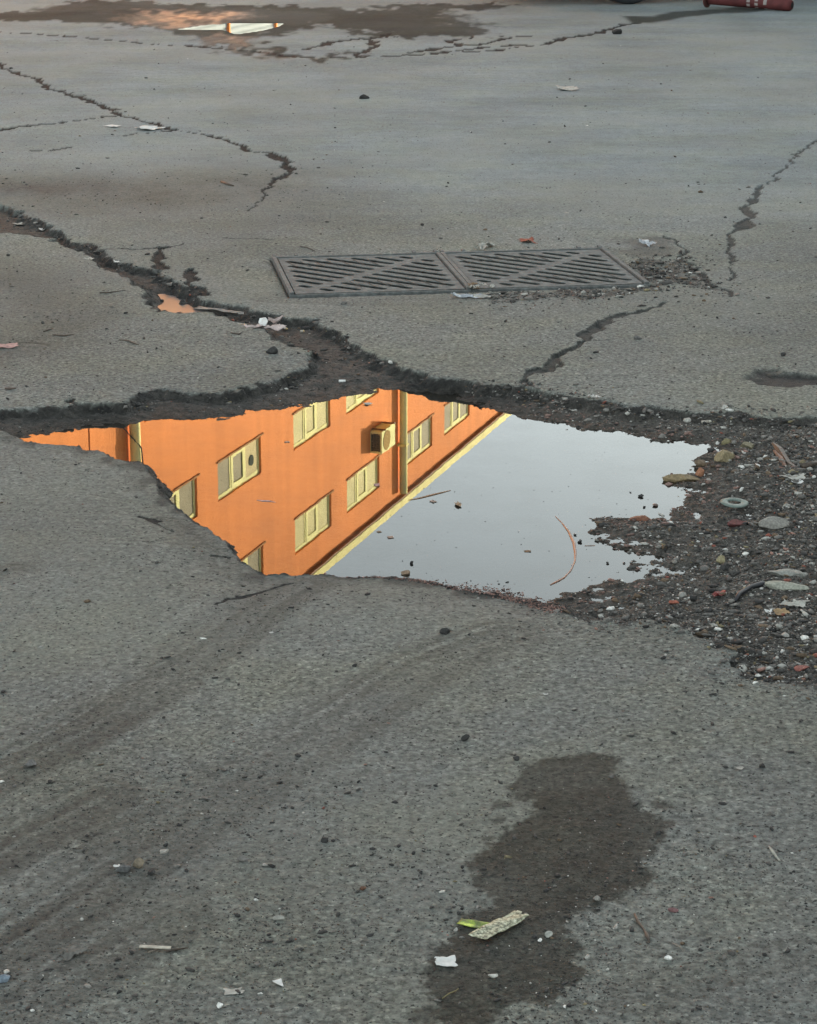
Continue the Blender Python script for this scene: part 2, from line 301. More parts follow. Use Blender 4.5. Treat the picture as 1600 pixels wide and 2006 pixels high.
def ground_material():
    m = bpy.data.materials.new('broken_asphalt'); m.use_nodes = True; t = m.node_tree; N = t.nodes; L = t.links
    b = N['Principled BSDF']
    geo = N.new('ShaderNodeNewGeometry')
    def noise(scale, detail=5, rough=.55, vec=None):
        n = N.new('ShaderNodeTexNoise'); n.inputs['Scale'].default_value = scale; n.inputs['Detail'].default_value = detail; n.inputs['Roughness'].default_value = rough
        L.new(vec or geo.outputs['Position'], n.inputs['Vector']); return n.outputs['Fac']
    def ramp(f, stops):
        r = N.new('ShaderNodeValToRGB'); e = r.color_ramp.elements
        while len(e) < len(stops): e.new(.5)
        for k, (p, c) in enumerate(stops): e[k].position = p; e[k].color = (*c, 1) if len(c) == 3 else c
        L.new(f, r.inputs[0]); return r.outputs[0]
    def mix(a, c, f, mode='MIX'):
        x = N.new('ShaderNodeMix'); x.data_type = 'RGBA'; x.blend_type = mode
        for i, v in ((6, a), (7, c)):
            if isinstance(v, tuple): x.inputs[i].default_value = (*v, 1)
            else: L.new(v, x.inputs[i])
        if isinstance(f, float): x.inputs[0].default_value = f
        else: L.new(f, x.inputs[0])
        return x.outputs[2]
    def math_(op, a, c=None):
        x = N.new('ShaderNodeMath'); x.operation = op
        for i, v in ((0, a), (1, c)):
            if v is None: continue
            if isinstance(v, (int, float)): x.inputs[i].default_value = v
            else: L.new(v, x.inputs[i])
        return x.outputs[0]
    a1 = N.new('ShaderNodeAttribute'); a1.attribute_name = 'm1'; s1 = N.new('ShaderNodeSeparateColor'); L.new(a1.outputs['Color'], s1.inputs[0])
    a2 = N.new('ShaderNodeAttribute'); a2.attribute_name = 'm2'; s2 = N.new('ShaderNodeSeparateColor'); L.new(a2.outputs['Color'], s2.inputs[0])
    mud, wet, dirt, film = s1.outputs[0], s1.outputs[1], s1.outputs[2], a1.outputs['Alpha']
    dust, edge, smooth, rim = s2.outputs[0], s2.outputs[1], s2.outputs[2], a2.outputs['Alpha']
    a3 = N.new('ShaderNodeAttribute'); a3.attribute_name = 'm3'; s3 = N.new('ShaderNodeSeparateColor'); L.new(a3.outputs['Color'], s3.inputs[0]); crack = s3.outputs[0]
    # aggregate
    v = N.new('ShaderNodeTexVoronoi'); v.inputs['Scale'].default_value = 170; L.new(geo.outputs['Position'], v.inputs['Vector'])
    sv = N.new('ShaderNodeSeparateColor'); L.new(v.outputs['Color'], sv.inputs[0])
    agg = ramp(sv.outputs[0], [(0, (.080,.081,.078)), (.45, (.125,.127,.121)), (.8, (.165,.167,.158)), (.94, (.22,.22,.205)), (1.0, (.40,.40,.37))])
    n1 = noise(72, 6, .7)
    fine = ramp(n1, [(.36, (.040,.041,.040)), (.5, (.155,.160,.152)), (.64, (.30,.306,.288))])
    col = mix(agg, fine, .56)
    col = mix(col, (.138,.160,.176), math_('MULTIPLY', smooth, .74))  # smoother far asphalt; the bluish sky sheen is put into its colour
    big = ramp(noise(.9, 6, .6), [(.34, (.78,.785,.79)), (.5, (.99,.99,.985)), (.66, (1.17,1.17,1.15))])
    col = mix(col, big, .9, 'MULTIPLY')
    blot = ramp(noise(16, 6, .72), [(.36, (1.14,1.145,1.15)), (.5, (1.32,1.32,1.305)), (.64, (1.48,1.48,1.455))])
    col = mix(col, blot, .85, 'MULTIPLY')
    warm = ramp(noise(2.3, 4, .6), [(.42, (1.0,1.0,1.02)), (.62, (1.03,1.02,.95))])
    col = mix(col, warm, 1.0, 'MULTIPLY')
    # stretched scuffs
    mp = N.new('ShaderNodeMapping'); mp.inputs['Scale'].default_value = (1, 7, 1); mp.inputs['Rotation'].default_value = (0, 0, .12); L.new(geo.outputs['Position'], mp.inputs['Vector'])
    sc = ramp(noise(1.2, 5, .6, mp.outputs[0]), [(.35, (.84,.84,.85)), (.65, (1.14,1.14,1.12))])
    col = mix(col, sc, .3, 'MULTIPLY')
    col = mix(col, (.235,.235,.218), math_('MULTIPLY', dust, .35))
    col = mix(col, (1.11, 1.14, 1.11), 1.0, 'MULTIPLY')
    # dark pits
    pit = ramp(noise(95, 4, .62), [(.33, (1,1,1)), (.41, (0,0,0))])
    col = mix(col, (.024,.024,.023), math_('MULTIPLY', pit, .95))
    dn = ramp(noise(38, 6, .7), [(.36, (.035,.032,.027)), (.64, (.115,.104,.086))])
    dfac = math_('MULTIPLY', dirt, .85)
    col = mix(col, dn, dfac)
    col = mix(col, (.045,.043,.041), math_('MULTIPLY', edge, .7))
    rimc = ramp(noise(90, 6, .7), [(.38, (.045,.032,.028)), (.60, (.30,.18,.145))])
    col = mix(col, rimc, math_('MULTIPLY', rim, .6))
    wetc = mix(col, (.265,.26,.245), 1.0, 'MULTIPLY')
    brown = ramp(noise(11, 4), [(.5, (0,0,0)), (.68, (1,1,1))])
    wetc = mix(wetc, (.045,.036,.026), math_('MULTIPLY', brown, math_('SUBTRACT', .45, math_('MULTIPLY', smooth, .45))))
    col = mix(col, wetc, wet)
    mudc = ramp(noise(40, 8, .75), [(.30, (.015,.015,.014)), (.48, (.046,.044,.040)), (.62, (.088,.083,.074)), (.74, (.20,.195,.18))])
    mudr = ramp(noise(85, 8, .8), [(.34, (.022,.020,.018)), (.5, (.085,.078,.068)), (.62, (.155,.143,.125)), (.72, (.36,.34,.31))])
    mudc = mix(mudc, mudr, s3.outputs[1])
    mudw = mix(mudc, (.66,.63,.59), 1.0, 'MULTIPLY')
    mudc = mix(mudc, mudw, wet)
    col = mix(col, mudc, mud)
    col = mix(col, ramp(noise(60, 5, .7), [(.4, (.010,.010,.010)), (.66, (.042,.041,.039))]), crack)  # near-black colour paints the shade inside cracks and below ledge lips
    L.new(col, b.inputs['Base Color'])
    # roughness
    r = math_('SUBTRACT', .88, math_('MULTIPLY', wet, .10))
    r = math_('SUBTRACT', r, math_('MULTIPLY', film, .42))
    wr = math_('MULTIPLY', mud, .12); r = math_('SUBTRACT', r, wr)
    r = math_('MAXIMUM', r, .2)
    L.new(r, b.inputs['Roughness']); L.new(math_('ADD', math_('SUBTRACT', math_('SUBTRACT', .30, math_('MULTIPLY', smooth, .18)), math_('MULTIPLY', wet, .10)), math_('MULTIPLY', film, .5)), b.inputs['Specular IOR Level'])
    # relief
    h = math_('ADD', math_('MULTIPLY', noise(165, 5, .7), 1.25), math_('MULTIPLY', noise(42, 5, .65), 1.2))
    h = math_('ADD', h, math_('MULTIPLY', v.outputs['Distance'], -.35))
    bp = N.new('ShaderNodeBump'); bp.inputs['Distance'].default_value = .016
    L.new(h, bp.inputs['Height'])
    st = math_('MULTIPLY', math_('SUBTRACT', 1.0, math_('MULTIPLY', smooth, .45)), math_('SUBTRACT', .95, math_('MULTIPLY', film, .80)))
    L.new(st, bp.inputs['Strength']); L.new(bp.outputs[0], b.inputs['Normal'])
    return m

def water_material(name, ior=1.36, rough=0.0, tint=(.30,.27,.22), bump=0.0, bscale=60.):
    m = bpy.data.materials.new(name); m.use_nodes = True; t = m.node_tree; t.nodes.clear(); N = t.nodes
    o = N.new('ShaderNodeOutputMaterial'); mx = N.new('ShaderNodeMixShader'); fr = N.new('ShaderNodeFresnel'); fr.inputs[0].default_value = ior
    tr = N.new('ShaderNodeBsdfTransparent'); tr.inputs[0].default_value = (*tint, 1)
    gl = N.new('ShaderNodeBsdfGlossy'); gl.inputs['Roughness'].default_value = rough; gl.inputs[0].default_value = (1, 1, 1, 1)
    t.links.new(fr.outputs[0], mx.inputs[0]); t.links.new(tr.outputs[0], mx.inputs[1]); t.links.new(gl.outputs[0], mx.inputs[2]); df = N.new('ShaderNodeBsdfDiffuse'); df.inputs[0].default_value = (.16, .15, .125, 1); m2 = N.new('ShaderNodeMixShader')
    g2 = N.new('ShaderNodeNewGeometry'); nf = N.new('ShaderNodeTexNoise'); nf.inputs['Scale'].default_value = 7; nf.inputs['Detail'].default_value = 6; t.links.new(g2.outputs['Position'], nf.inputs['Vector'])
    mr = N.new('ShaderNodeMapRange'); mr.inputs['From Min'].default_value = .42; mr.inputs['From Max'].default_value = .68; mr.inputs['To Min'].default_value = .03; mr.inputs['To Max'].default_value = .10
    t.links.new(nf.outputs['Fac'], mr.inputs['Value']); t.links.new(mr.outputs[0], m2.inputs[0]); t.links.new(mx.outputs[0], m2.inputs[1]); t.links.new(df.outputs[0], m2.inputs[2]); t.links.new(m2.outputs[0], o.inputs[0])
    g = N.new('ShaderNodeNewGeometry'); n = N.new('ShaderNodeTexNoise'); n.inputs['Scale'].default_value = bscale; n.inputs['Detail'].default_value = 3
    t.links.new(g.outputs['Position'], n.inputs['Vector'])
    bp = N.new('ShaderNodeBump'); bp.inputs['Strength'].default_value = bump; bp.inputs['Distance'].default_value = .001
    t.links.new(n.outputs['Fac'], bp.inputs['Height']); t.links.new(bp.outputs[0], gl.inputs['Normal'])
    return m

def attr_mat(name, rough=.8, spec=.35, bump=.5):
    m = bpy.data.materials.new(name); m.use_nodes = True; t = m.node_tree; b = t.nodes['Principled BSDF']
    a = t.nodes.new('ShaderNodeAttribute'); a.attribute_name = 'stone_colour'
    g = t.nodes.new('ShaderNodeNewGeometry'); n = t.nodes.new('ShaderNodeTexNoise'); n.inputs['Scale'].default_value = 220; n.inputs['Detail'].default_value = 4
    t.links.new(g.outputs['Position'], n.inputs['Vector'])
    r = t.nodes.new('ShaderNodeValToRGB'); r.color_ramp.elements[0].position = .3; r.color_ramp.elements[1].position = .7
    r.color_ramp.elements[0].color = (.55,.55,.55,1); r.color_ramp.elements[1].color = (1.15,1.15,1.15,1)
    t.links.new(n.outputs['Fac'], r.inputs[0])
    x = t.nodes.new('ShaderNodeMix'); x.data_type = 'RGBA'; x.blend_type = 'MULTIPLY'; x.inputs[0].default_value = 1
    t.links.new(a.outputs['Color'], x.inputs[6]); t.links.new(r.outputs[0], x.inputs[7]); t.links.new(x.outputs[2], b.inputs['Base Color'])
    b.inputs['Roughness'].default_value = rough; b.inputs['Specular IOR Level'].default_value = spec
    bp = t.nodes.new('ShaderNodeBump'); bp.inputs['Strength'].default_value = bump; bp.inputs['Distance'].default_value = .001
    t.links.new(n.outputs['Fac'], bp.inputs['Height']); t.links.new(bp.outputs[0], b.inputs['Normal'])
    return m

# ------------------------------------------------------------------ the ground: one sheet, finest where the camera stands
def build_ground():
    al = np.concatenate([np.linspace(36.5, 21.2, 420, endpoint=False), np.linspace(21.2, 9.6, 980, endpoint=False), np.linspace(9.6, 3.4, 230)])
    yr = 1.6/np.tan(np.radians(al))
    back = np.array([-400, -120, -40, -15, -6, -2.5, -.8, .3, 1.0, 1.5, 1.9])
    far = np.array([29, 33, 40, 50, 65, 90, 130, 200, 330, 600, 1000.])
    Yr = np.concatenate([back, yr[yr > 2.0], far])
    uc = np.linspace(-.262, .262, 700)
    ext = np.array([.02,.05,.1,.18,.3,.5,.8,1.2,2,3,5,9,15,26,45,80,150,300,700.])
    uL = -.262 - ext[::-1]*0; 
    Dy = np.maximum(Yr, 2.0)
    cols = []
    for e in ext[::-1]: cols.append(-.262*np.minimum(Dy, 40) - e)
    for u in uc: cols.append(u*np.minimum(Dy, 40))
    for e in ext: cols.append(.262*np.minimum(Dy, 40) + e)
    X = np.stack(cols, 1); Y = np.repeat(Yr[:, None], X.shape[1], 1)
    nr, nc = X.shape
    z, m1, m2, _, _, m3 = terrain(X.ravel(), Y.ravel(), True)
    co = np.stack([X.ravel(), Y.ravel(), z], -1).astype(np.float32)
    i = np.arange(nr*nc).reshape(nr, nc)
    q = np.stack([i[:-1, :-1], i[:-1, 1:], i[1:, 1:], i[1:, :-1]], -1).reshape(-1, 4).astype(np.int32)
    me = bpy.data.meshes.new('ground')
    me.vertices.add(len(co)); me.vertices.foreach_set('co', co.ravel())
    me.loops.add(q.size); me.loops.foreach_set('vertex_index', q.ravel())
    me.polygons.add(len(q)); me.polygons.foreach_set('loop_start', np.arange(0, q.size, 4, dtype=np.int32))
    me.polygons.foreach_set('use_smooth', np.ones(len(q), bool))
    me.update(calc_edges=True); me.validate()
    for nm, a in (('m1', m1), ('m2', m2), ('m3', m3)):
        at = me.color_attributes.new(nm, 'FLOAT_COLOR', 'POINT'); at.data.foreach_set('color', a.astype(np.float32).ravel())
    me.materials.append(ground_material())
    o = bpy.data.objects.new('ground', me); C.objects.link(o); tag(o, kind='structure')
build_ground()

def sheet(name, pts, z, m):
    me = bpy.data.meshes.new(name); me.from_pydata([(x, y, z) for x, y in pts], [], [tuple(range(len(pts)))])
    o = bpy.data.objects.new(name, me); C.objects.link(o); me.materials.append(m); return tag(o, kind='structure')
wm = water_material('puddle_water', 1.33, 0.0, (.34,.30,.23), .02, 9.)
def grow(pts, d):
    cx = sum(p[0] for p in pts)/len(pts); cy = sum(p[1] for p in pts)/len(pts)
    return [(cx+(x-cx)*(1+d), cy+(y-cy)*(1+d)) for x, y in pts]
sheet('puddle_water', [(-1.35,6.35),(-.95,6.62),(.1,6.62),(.9,6.1),(1.15,5.9),(1.15,5.0),(.75,4.55),(.2,4.45),(-.35,4.5),(-.8,4.9),(-1.35,5.6)][::-1], WZ, wm)
w2 = water_material('shallow_puddle_water', 1.19, .32, (.6,.5,.42), 1.0, 45.)
sheet('channel_water', grow(POLY_W2, .25)[::-1], -.036, w2)
w3 = water_material('far_puddle_water', 1.33, 0.02, (.3,.28,.24), .03, 6.)
sheet('far_puddle_water', grow(POLY_W3, .06)[::-1], -.0065, w3)

# ------------------------------------------------------------------ stones scattered as gravel and grit
def ico(sub):
    bm = bmesh.new(); bmesh.ops.create_icosphere(bm, subdivisions=sub, radius=1.0)
    v = np.array([x.co[:] for x in bm.verts]); f = np.array([[a.index for a in q.verts] for q in bm.faces]); bm.free(); return v, f
ICO1, ICO2 = ico(1), ico(2)
PAL = np.array([(.030,.029,.028),(.055,.052,.048),(.10,.095,.088),(.17,.16,.145),(.34,.33,.30),(.62,.61,.57),(.12,.085,.055),(.20,.065,.045),(.26,.15,.12),(.20,.17,.10)])
def stones(name, pos, size, pal_w, material, base=ICO1, sink=.25, colours=None, flat=(.28, .66)):
    n = len(pos); bv, bf = base
    V = np.repeat(bv[None], n, 0)*(1 + RS.uniform(-.42, .36, (n, len(bv), 1)))
    sc = np.stack([RS.uniform(.7, 1.7, n), RS.uniform(.5, 1.0, n), RS.uniform(*flat, n)], -1)*size[:, None]
    V = V*sc[:, None, :]
    a = RS.uniform(0, 6.28, n); b = RS.normal(0, .35, n)
    cb, sb = np.cos(b)[:, None], np.sin(b)[:, None]
    y, zz = V[..., 1]*cb-V[..., 2]*sb, V[..., 1]*sb+V[..., 2]*cb
    ca, sa = np.cos(a)[:, None], np.sin(a)[:, None]
    x, y = V[..., 0]*ca-y*sa, V[..., 0]*sa+y*ca
    V = np.stack([x, y, zz], -1)
    pos = pos.copy(); pos[:, 2] += size*(.5-sink)
    V += pos[:, None, :]
    f = (bf[None]+(np.arange(n)*len(bv))[:, None, None]).reshape(-1, 3).astype(np.int32)
    me = bpy.data.meshes.new(name); co = V.reshape(-1, 3).astype(np.float32)
    me.vertices.add(len(co)); me.vertices.foreach_set('co', co.ravel())
    me.loops.add(f.size); me.loops.foreach_set('vertex_index', f.ravel())
    me.polygons.add(len(f)); me.polygons.foreach_set('loop_start', np.arange(0, f.size, 3, dtype=np.int32))
    me.update(calc_edges=True)
    if colours is None: colours = PAL[RS.choice(len(PAL), n, p=np.array(pal_w)/sum(pal_w))]*RS.uniform(.75, 1.25, (n, 1))
    c4 = np.concatenate([np.repeat(colours, len(bv), 0), np.ones((n*len(bv), 1))], 1)
    at = me.color_attributes.new('stone_colour', 'FLOAT_COLOR', 'POINT'); at.data.foreach_set('color', c4.astype(np.float32).ravel())
    me.materials.append(material); o = bpy.data.objects.new(name, me); C.objects.link(o); return o
stone_m = attr_mat('loose_stone', .8, .35)
def rubble():
    n = 230000
    X = RS.uniform(-.2, 1.9, n); Y = RS.uniform(3.9, 6.6, n)
    z, m1, m2, sdp, sdw, _ = terrain(X, Y, True)
    right = sstep(.18, .5, X)
    dens = np.where(sdp < 0, right*np.clip(.25+(z-WZ)/.02, 0, 1), .35*np.exp(-np.maximum(sdp, 0)/.045)*right)
    dens *= np.where(sdp < 0, .45+.55*sstep(-.4, .3, fbm(X*5, Y*5, 3, 201)), 1)
    dens = np.where(z < WZ-.012, 0, dens)
    dens *= np.where(Y > 5.75, .55, 1)
    k = RS.uniform(0, 1, n) < dens*.85
    X, Y, z, sdw = X[k], Y[k], z[k], sdw[k]; n = len(X)
    size = .0016*RS.pareto(2.4, n)+.0015; size = np.minimum(size, .0105)
    w = np.array([16, 20, 24, 22, 12, 2.6, 9, .8, 2.0, 2.0]); col = PAL[RS.choice(len(PAL), n, p=w/w.sum())]*RS.uniform(.75, 1.2, (n, 1))
    shore = (np.abs(sdw) < .09) & (RS.uniform(0, 1, n) < .45)
    col[shore] = np.array([.20, .13, .11])*RS.uniform(.5, 1.3, (shore.sum(), 1))
    o = stones('gravel', np.stack([X, Y, z], -1), size, w, stone_m, colours=col)
    tag(o, 'loose dark gravel and rubble spread at the right side of the puddle', 'gravel', kind='stuff')
    print('gravel', n)
rubble()
def grit():
    P_, S_ = [], []
    n = 60000
    v = RS.uniform(0, 1, n); al = np.radians(5 + v*27.5); Y = 1.6/np.tan(al); X = RS.uniform(-.215, .215, n)*Y*1.04
    z, m1, m2, sdp, sdw, _ = terrain(X, Y, True)
    bl = sstep(3.9, 3.0, Y)*(.5+.8*sstep(.0, -.35, X)) + sstep(3.8, 3.2, Y)*sstep(.1, .4, X)*.6
    dens = .22 + .75*bl + .5*m1[:, 2] + .5*np.exp(-np.maximum(sdp, 0)/.12)*(X > 0)*(Y < 5)
    dens *= .35+.9*sstep(-.3, .35, fbm(X*5, Y*5, 3, 301))
    mid = (m1[:, 0] > .5)*(X < .45)*(sdw > -.01); dens = np.where(mid, 1.0, dens)
    ca, sa = math.cos(GRA), math.sin(GRA)
    gx = (X-GRC[0])*ca + (Y-GRC[1])*sa; gy = -(X-GRC[0])*sa + (Y-GRC[1])*ca
    ok = (sdw > .0) & ~((np.abs(gx) < GW+.02) & (np.abs(gy) < GH/2+.02)) & (z > -.058)
    k = (RS.uniform(0, 1, n) < dens) & ok & ~((X > .4) & (sdp < 0))
    X, Y, z = X[k], Y[k], z[k]; n = len(X)
    size = .0009*RS.pareto(2.6, n)+.0012; size = np.minimum(size, .0058)*np.clip(Y/4.2, .9, 1.9)
    o = stones('grit', np.stack([X, Y, z], -1), size, [40, 30, 16, 8, 3, .9, 4, .3, .8, 1.], stone_m)
    tag(o, 'small dark and pale grit scattered over the grey asphalt', 'grit', kind='stuff'); print('grit', n)
grit()
def drain_dirt():
    n = 9000; X = RS.uniform(.2, 1.4, n); Y = RS.uniform(7.3, 9.0, n)
    d = sdist(X+.03*vn(X*14, Y*14, 91), Y+.05*vn(X*14, Y*14, 92), POLY_GR)
    k = RS.uniform(0, 1, n) < np.where(d < 0, .9, .35*np.exp(-np.maximum(d, 0)/.06)); X, Y = X[k], Y[k]
    ca, sa = math.cos(GRA), math.sin(GRA); gx = (X-GRC[0])*ca + (Y-GRC[1])*sa; gy = -(X-GRC[0])*sa + (Y-GRC[1])*ca
    k = ~((np.abs(gx) < GW+.01) & (np.abs(gy) < GH/2+.01)); X, Y = X[k], Y[k]; n = len(X)
    o = stones('drain_gravel', np.stack([X, Y, terrain(X, Y)], -1), np.minimum(.003+.0025*RS.pareto(2.4, n), .014), [24, 26, 22, 14, 8, 1.5, 5, .5, 1, 1.], stone_m)
    tag(o, 'dark gravelly dirt gathered around the right end of the drain', 'gravel', kind='stuff')
drain_dirt()
def shore_bits():
    """fine pebbles along the near rim of the water and specks standing in it"""
    n = 6500; i = RS.uniform(0, 1, n)
    rim = [G(x, y, -z) for x, y, z in P_NEAR if 640 <= x <= 1100]; seg = np.array(rim)
    t = i*(len(seg)-1); a = np.floor(t).astype(int); a = np.minimum(a, len(seg)-2); f = (t-a)[:, None]
    p = seg[a]*(1-f)+seg[a+1]*f
    w = .008+.030*sstep(-.05, .25, p[:, 0])
    X = p[:, 0]+RS.normal(0, .012, n); Y = p[:, 1]+np.abs(RS.normal(0, 1, n))*w*1.0-.006
    k = RS.uniform(0, 1, n) < (.15+.85*sstep(-.05, .2, X))
    X, Y = X[k], Y[k]; z = terrain(X, Y); n = len(X)
    z = np.maximum(z, WZ-.001)
    col = np.array([.24, .14, .115])*RS.uniform(.25, 1.3, (n, 1)); d = RS.uniform(0, 1, n) < .35; col[d] = PAL[0]
    o = stones('shore_grit', np.stack([X, Y, z], -1), .0015+.0022*RS.uniform(0, 1, n)**3, [1]*10, stone_m, colours=col)
    tag(o, 'pinkish wet grit lining the near rim of the puddle', 'grit', kind='stuff')
    n = 90; X, Y = np.array([G(RS.uniform(720, 1330), RS.uniform(880, 1150), WZ) for _ in range(n)]).T
    sdw = sdist(X, Y, POLY_W); k = sdw < -.02; X, Y = X[k], Y[k]; n = len(X)
    o = stones('floating_specks', np.stack([X, Y, np.full(n, WZ)], -1), RS.uniform(.0007, .0018, n), [1]*10, stone_m, colours=np.tile([.03,.028,.025], (n, 1)), flat=(.2, .4))
    tag(o, 'tiny dark specks floating on the puddle surface', 'specks', kind='stuff')
shore_bits()

def ledge_rubble():
    E_ = [[G(x, y) for x, y in P_FAR[3:]], [G(x, y) for x, y in P_LEFT]]
    XS, YS, SS = [], [], []
    for seg, n, sg in ((np.array(E_[0]), 2600, -1), (np.array(E_[1]), 1500, -1)):
        L = np.hypot(*np.diff(seg, axis=0).T); cum = np.concatenate([[0], np.cumsum(L)])
        t = RS.uniform(0, cum[-1], n); i = np.searchsorted(cum, t)-1; f = ((t-cum[i])/L[i])[:, None]
        p = seg[i]*(1-f)+seg[i+1]*f
        XS.append(p[:, 0]+RS.normal(0, .012, n)); YS.append(p[:, 1]-np.abs(RS.normal(0, .022, n))+.004)
    X = np.concatenate(XS); Y = np.concatenate(YS)
    z, m1, m2, sdp, sdw, m3 = terrain(X, Y, True)
    k = (sdp < -.002) & (sdw > .004) & (fbm(X*6, Y*6, 2, 401) > -.25); X, Y, z = X[k], Y[k], z[k]; n = len(X)
    size = np.minimum(.0022+.0022*RS.pareto(2.2, n), .013)
    o = stones('crumbled_asphalt', np.stack([X, Y, z], -1), size, [26, 26, 18, 8, 3, .6, 5, 1, .5, 1.], stone_m, base=ICO1)
    tag(o, 'crumbled dark asphalt bits lying under the broken ledges', 'rubble', kind='stuff')
ledge_rubble()

# ------------------------------------------------------------------ single stones
def gz(x, y): return float(terrain(np.array([x]), np.array([y]))[0])
def rock(name, px, py, sx, sy, sz, col, label, cat='stone', rot=0., z=None, level=None, seed=None, rough=.8, sub=3, group=None, tilt=0.):
    """a broken stone, half sizes in metres, resting where the photo has its foot"""
    x, y = G(px, py, level if level is not None else 0.0)
    zz = gz(x, y) if z is None else z
    r = random.Random(seed if seed is not None else hash((px, py)) & 0xffff)
    bm = bmesh.new(); bmesh.ops.create_icosphere(bm, subdivisions=sub, radius=1.0)
    cuts = [(Vector((r.uniform(-1, 1), r.uniform(-1, 1), r.uniform(-.6, 1))).normalized(), r.uniform(.45, .80)) for _ in range(12)]
    off = Vector((r.uniform(0, 50), r.uniform(0, 50), 0))
    for v in bm.verts:
        p = v.co.copy()
        for nn, d in cuts:
            e = p.dot(nn)-d
            if e > 0: p -= nn*e
        k = float(vn(p.x*3+off.x+p.z*2, p.y*3+off.y+p.z))*.05 + float(vn(p.x*8+off.x, p.y*8+p.z*6+off.y))*.02
        p *= (1+k); v.co = Vector((p.x*sx, p.y*sy, p.z*sz))
    me = bpy.data.meshes.new(name); bm.to_mesh(me); bm.free()
    me.polygons.foreach_set('use_smooth', [False]*len(me.polygons))
    me.materials.append(mat(name+'_surface', col, rough, .35, 0, .35, 180., .6, 400.))
    o = bpy.data.objects.new(name, me); C.objects.link(o); o.location = (x, y, zz+sz*.55); o.rotation_euler = (tilt, 0, rot)
    return tag(o, label, cat, group)
GR, DK, LT, WH = (.11,.105,.10), (.03,.029,.028), (.33,.32,.29), (.62,.61,.58)
YB, OB, RD = (.18,.135,.075), (.24,.11,.06), (.13,.045,.035)
FL = WZ-.003
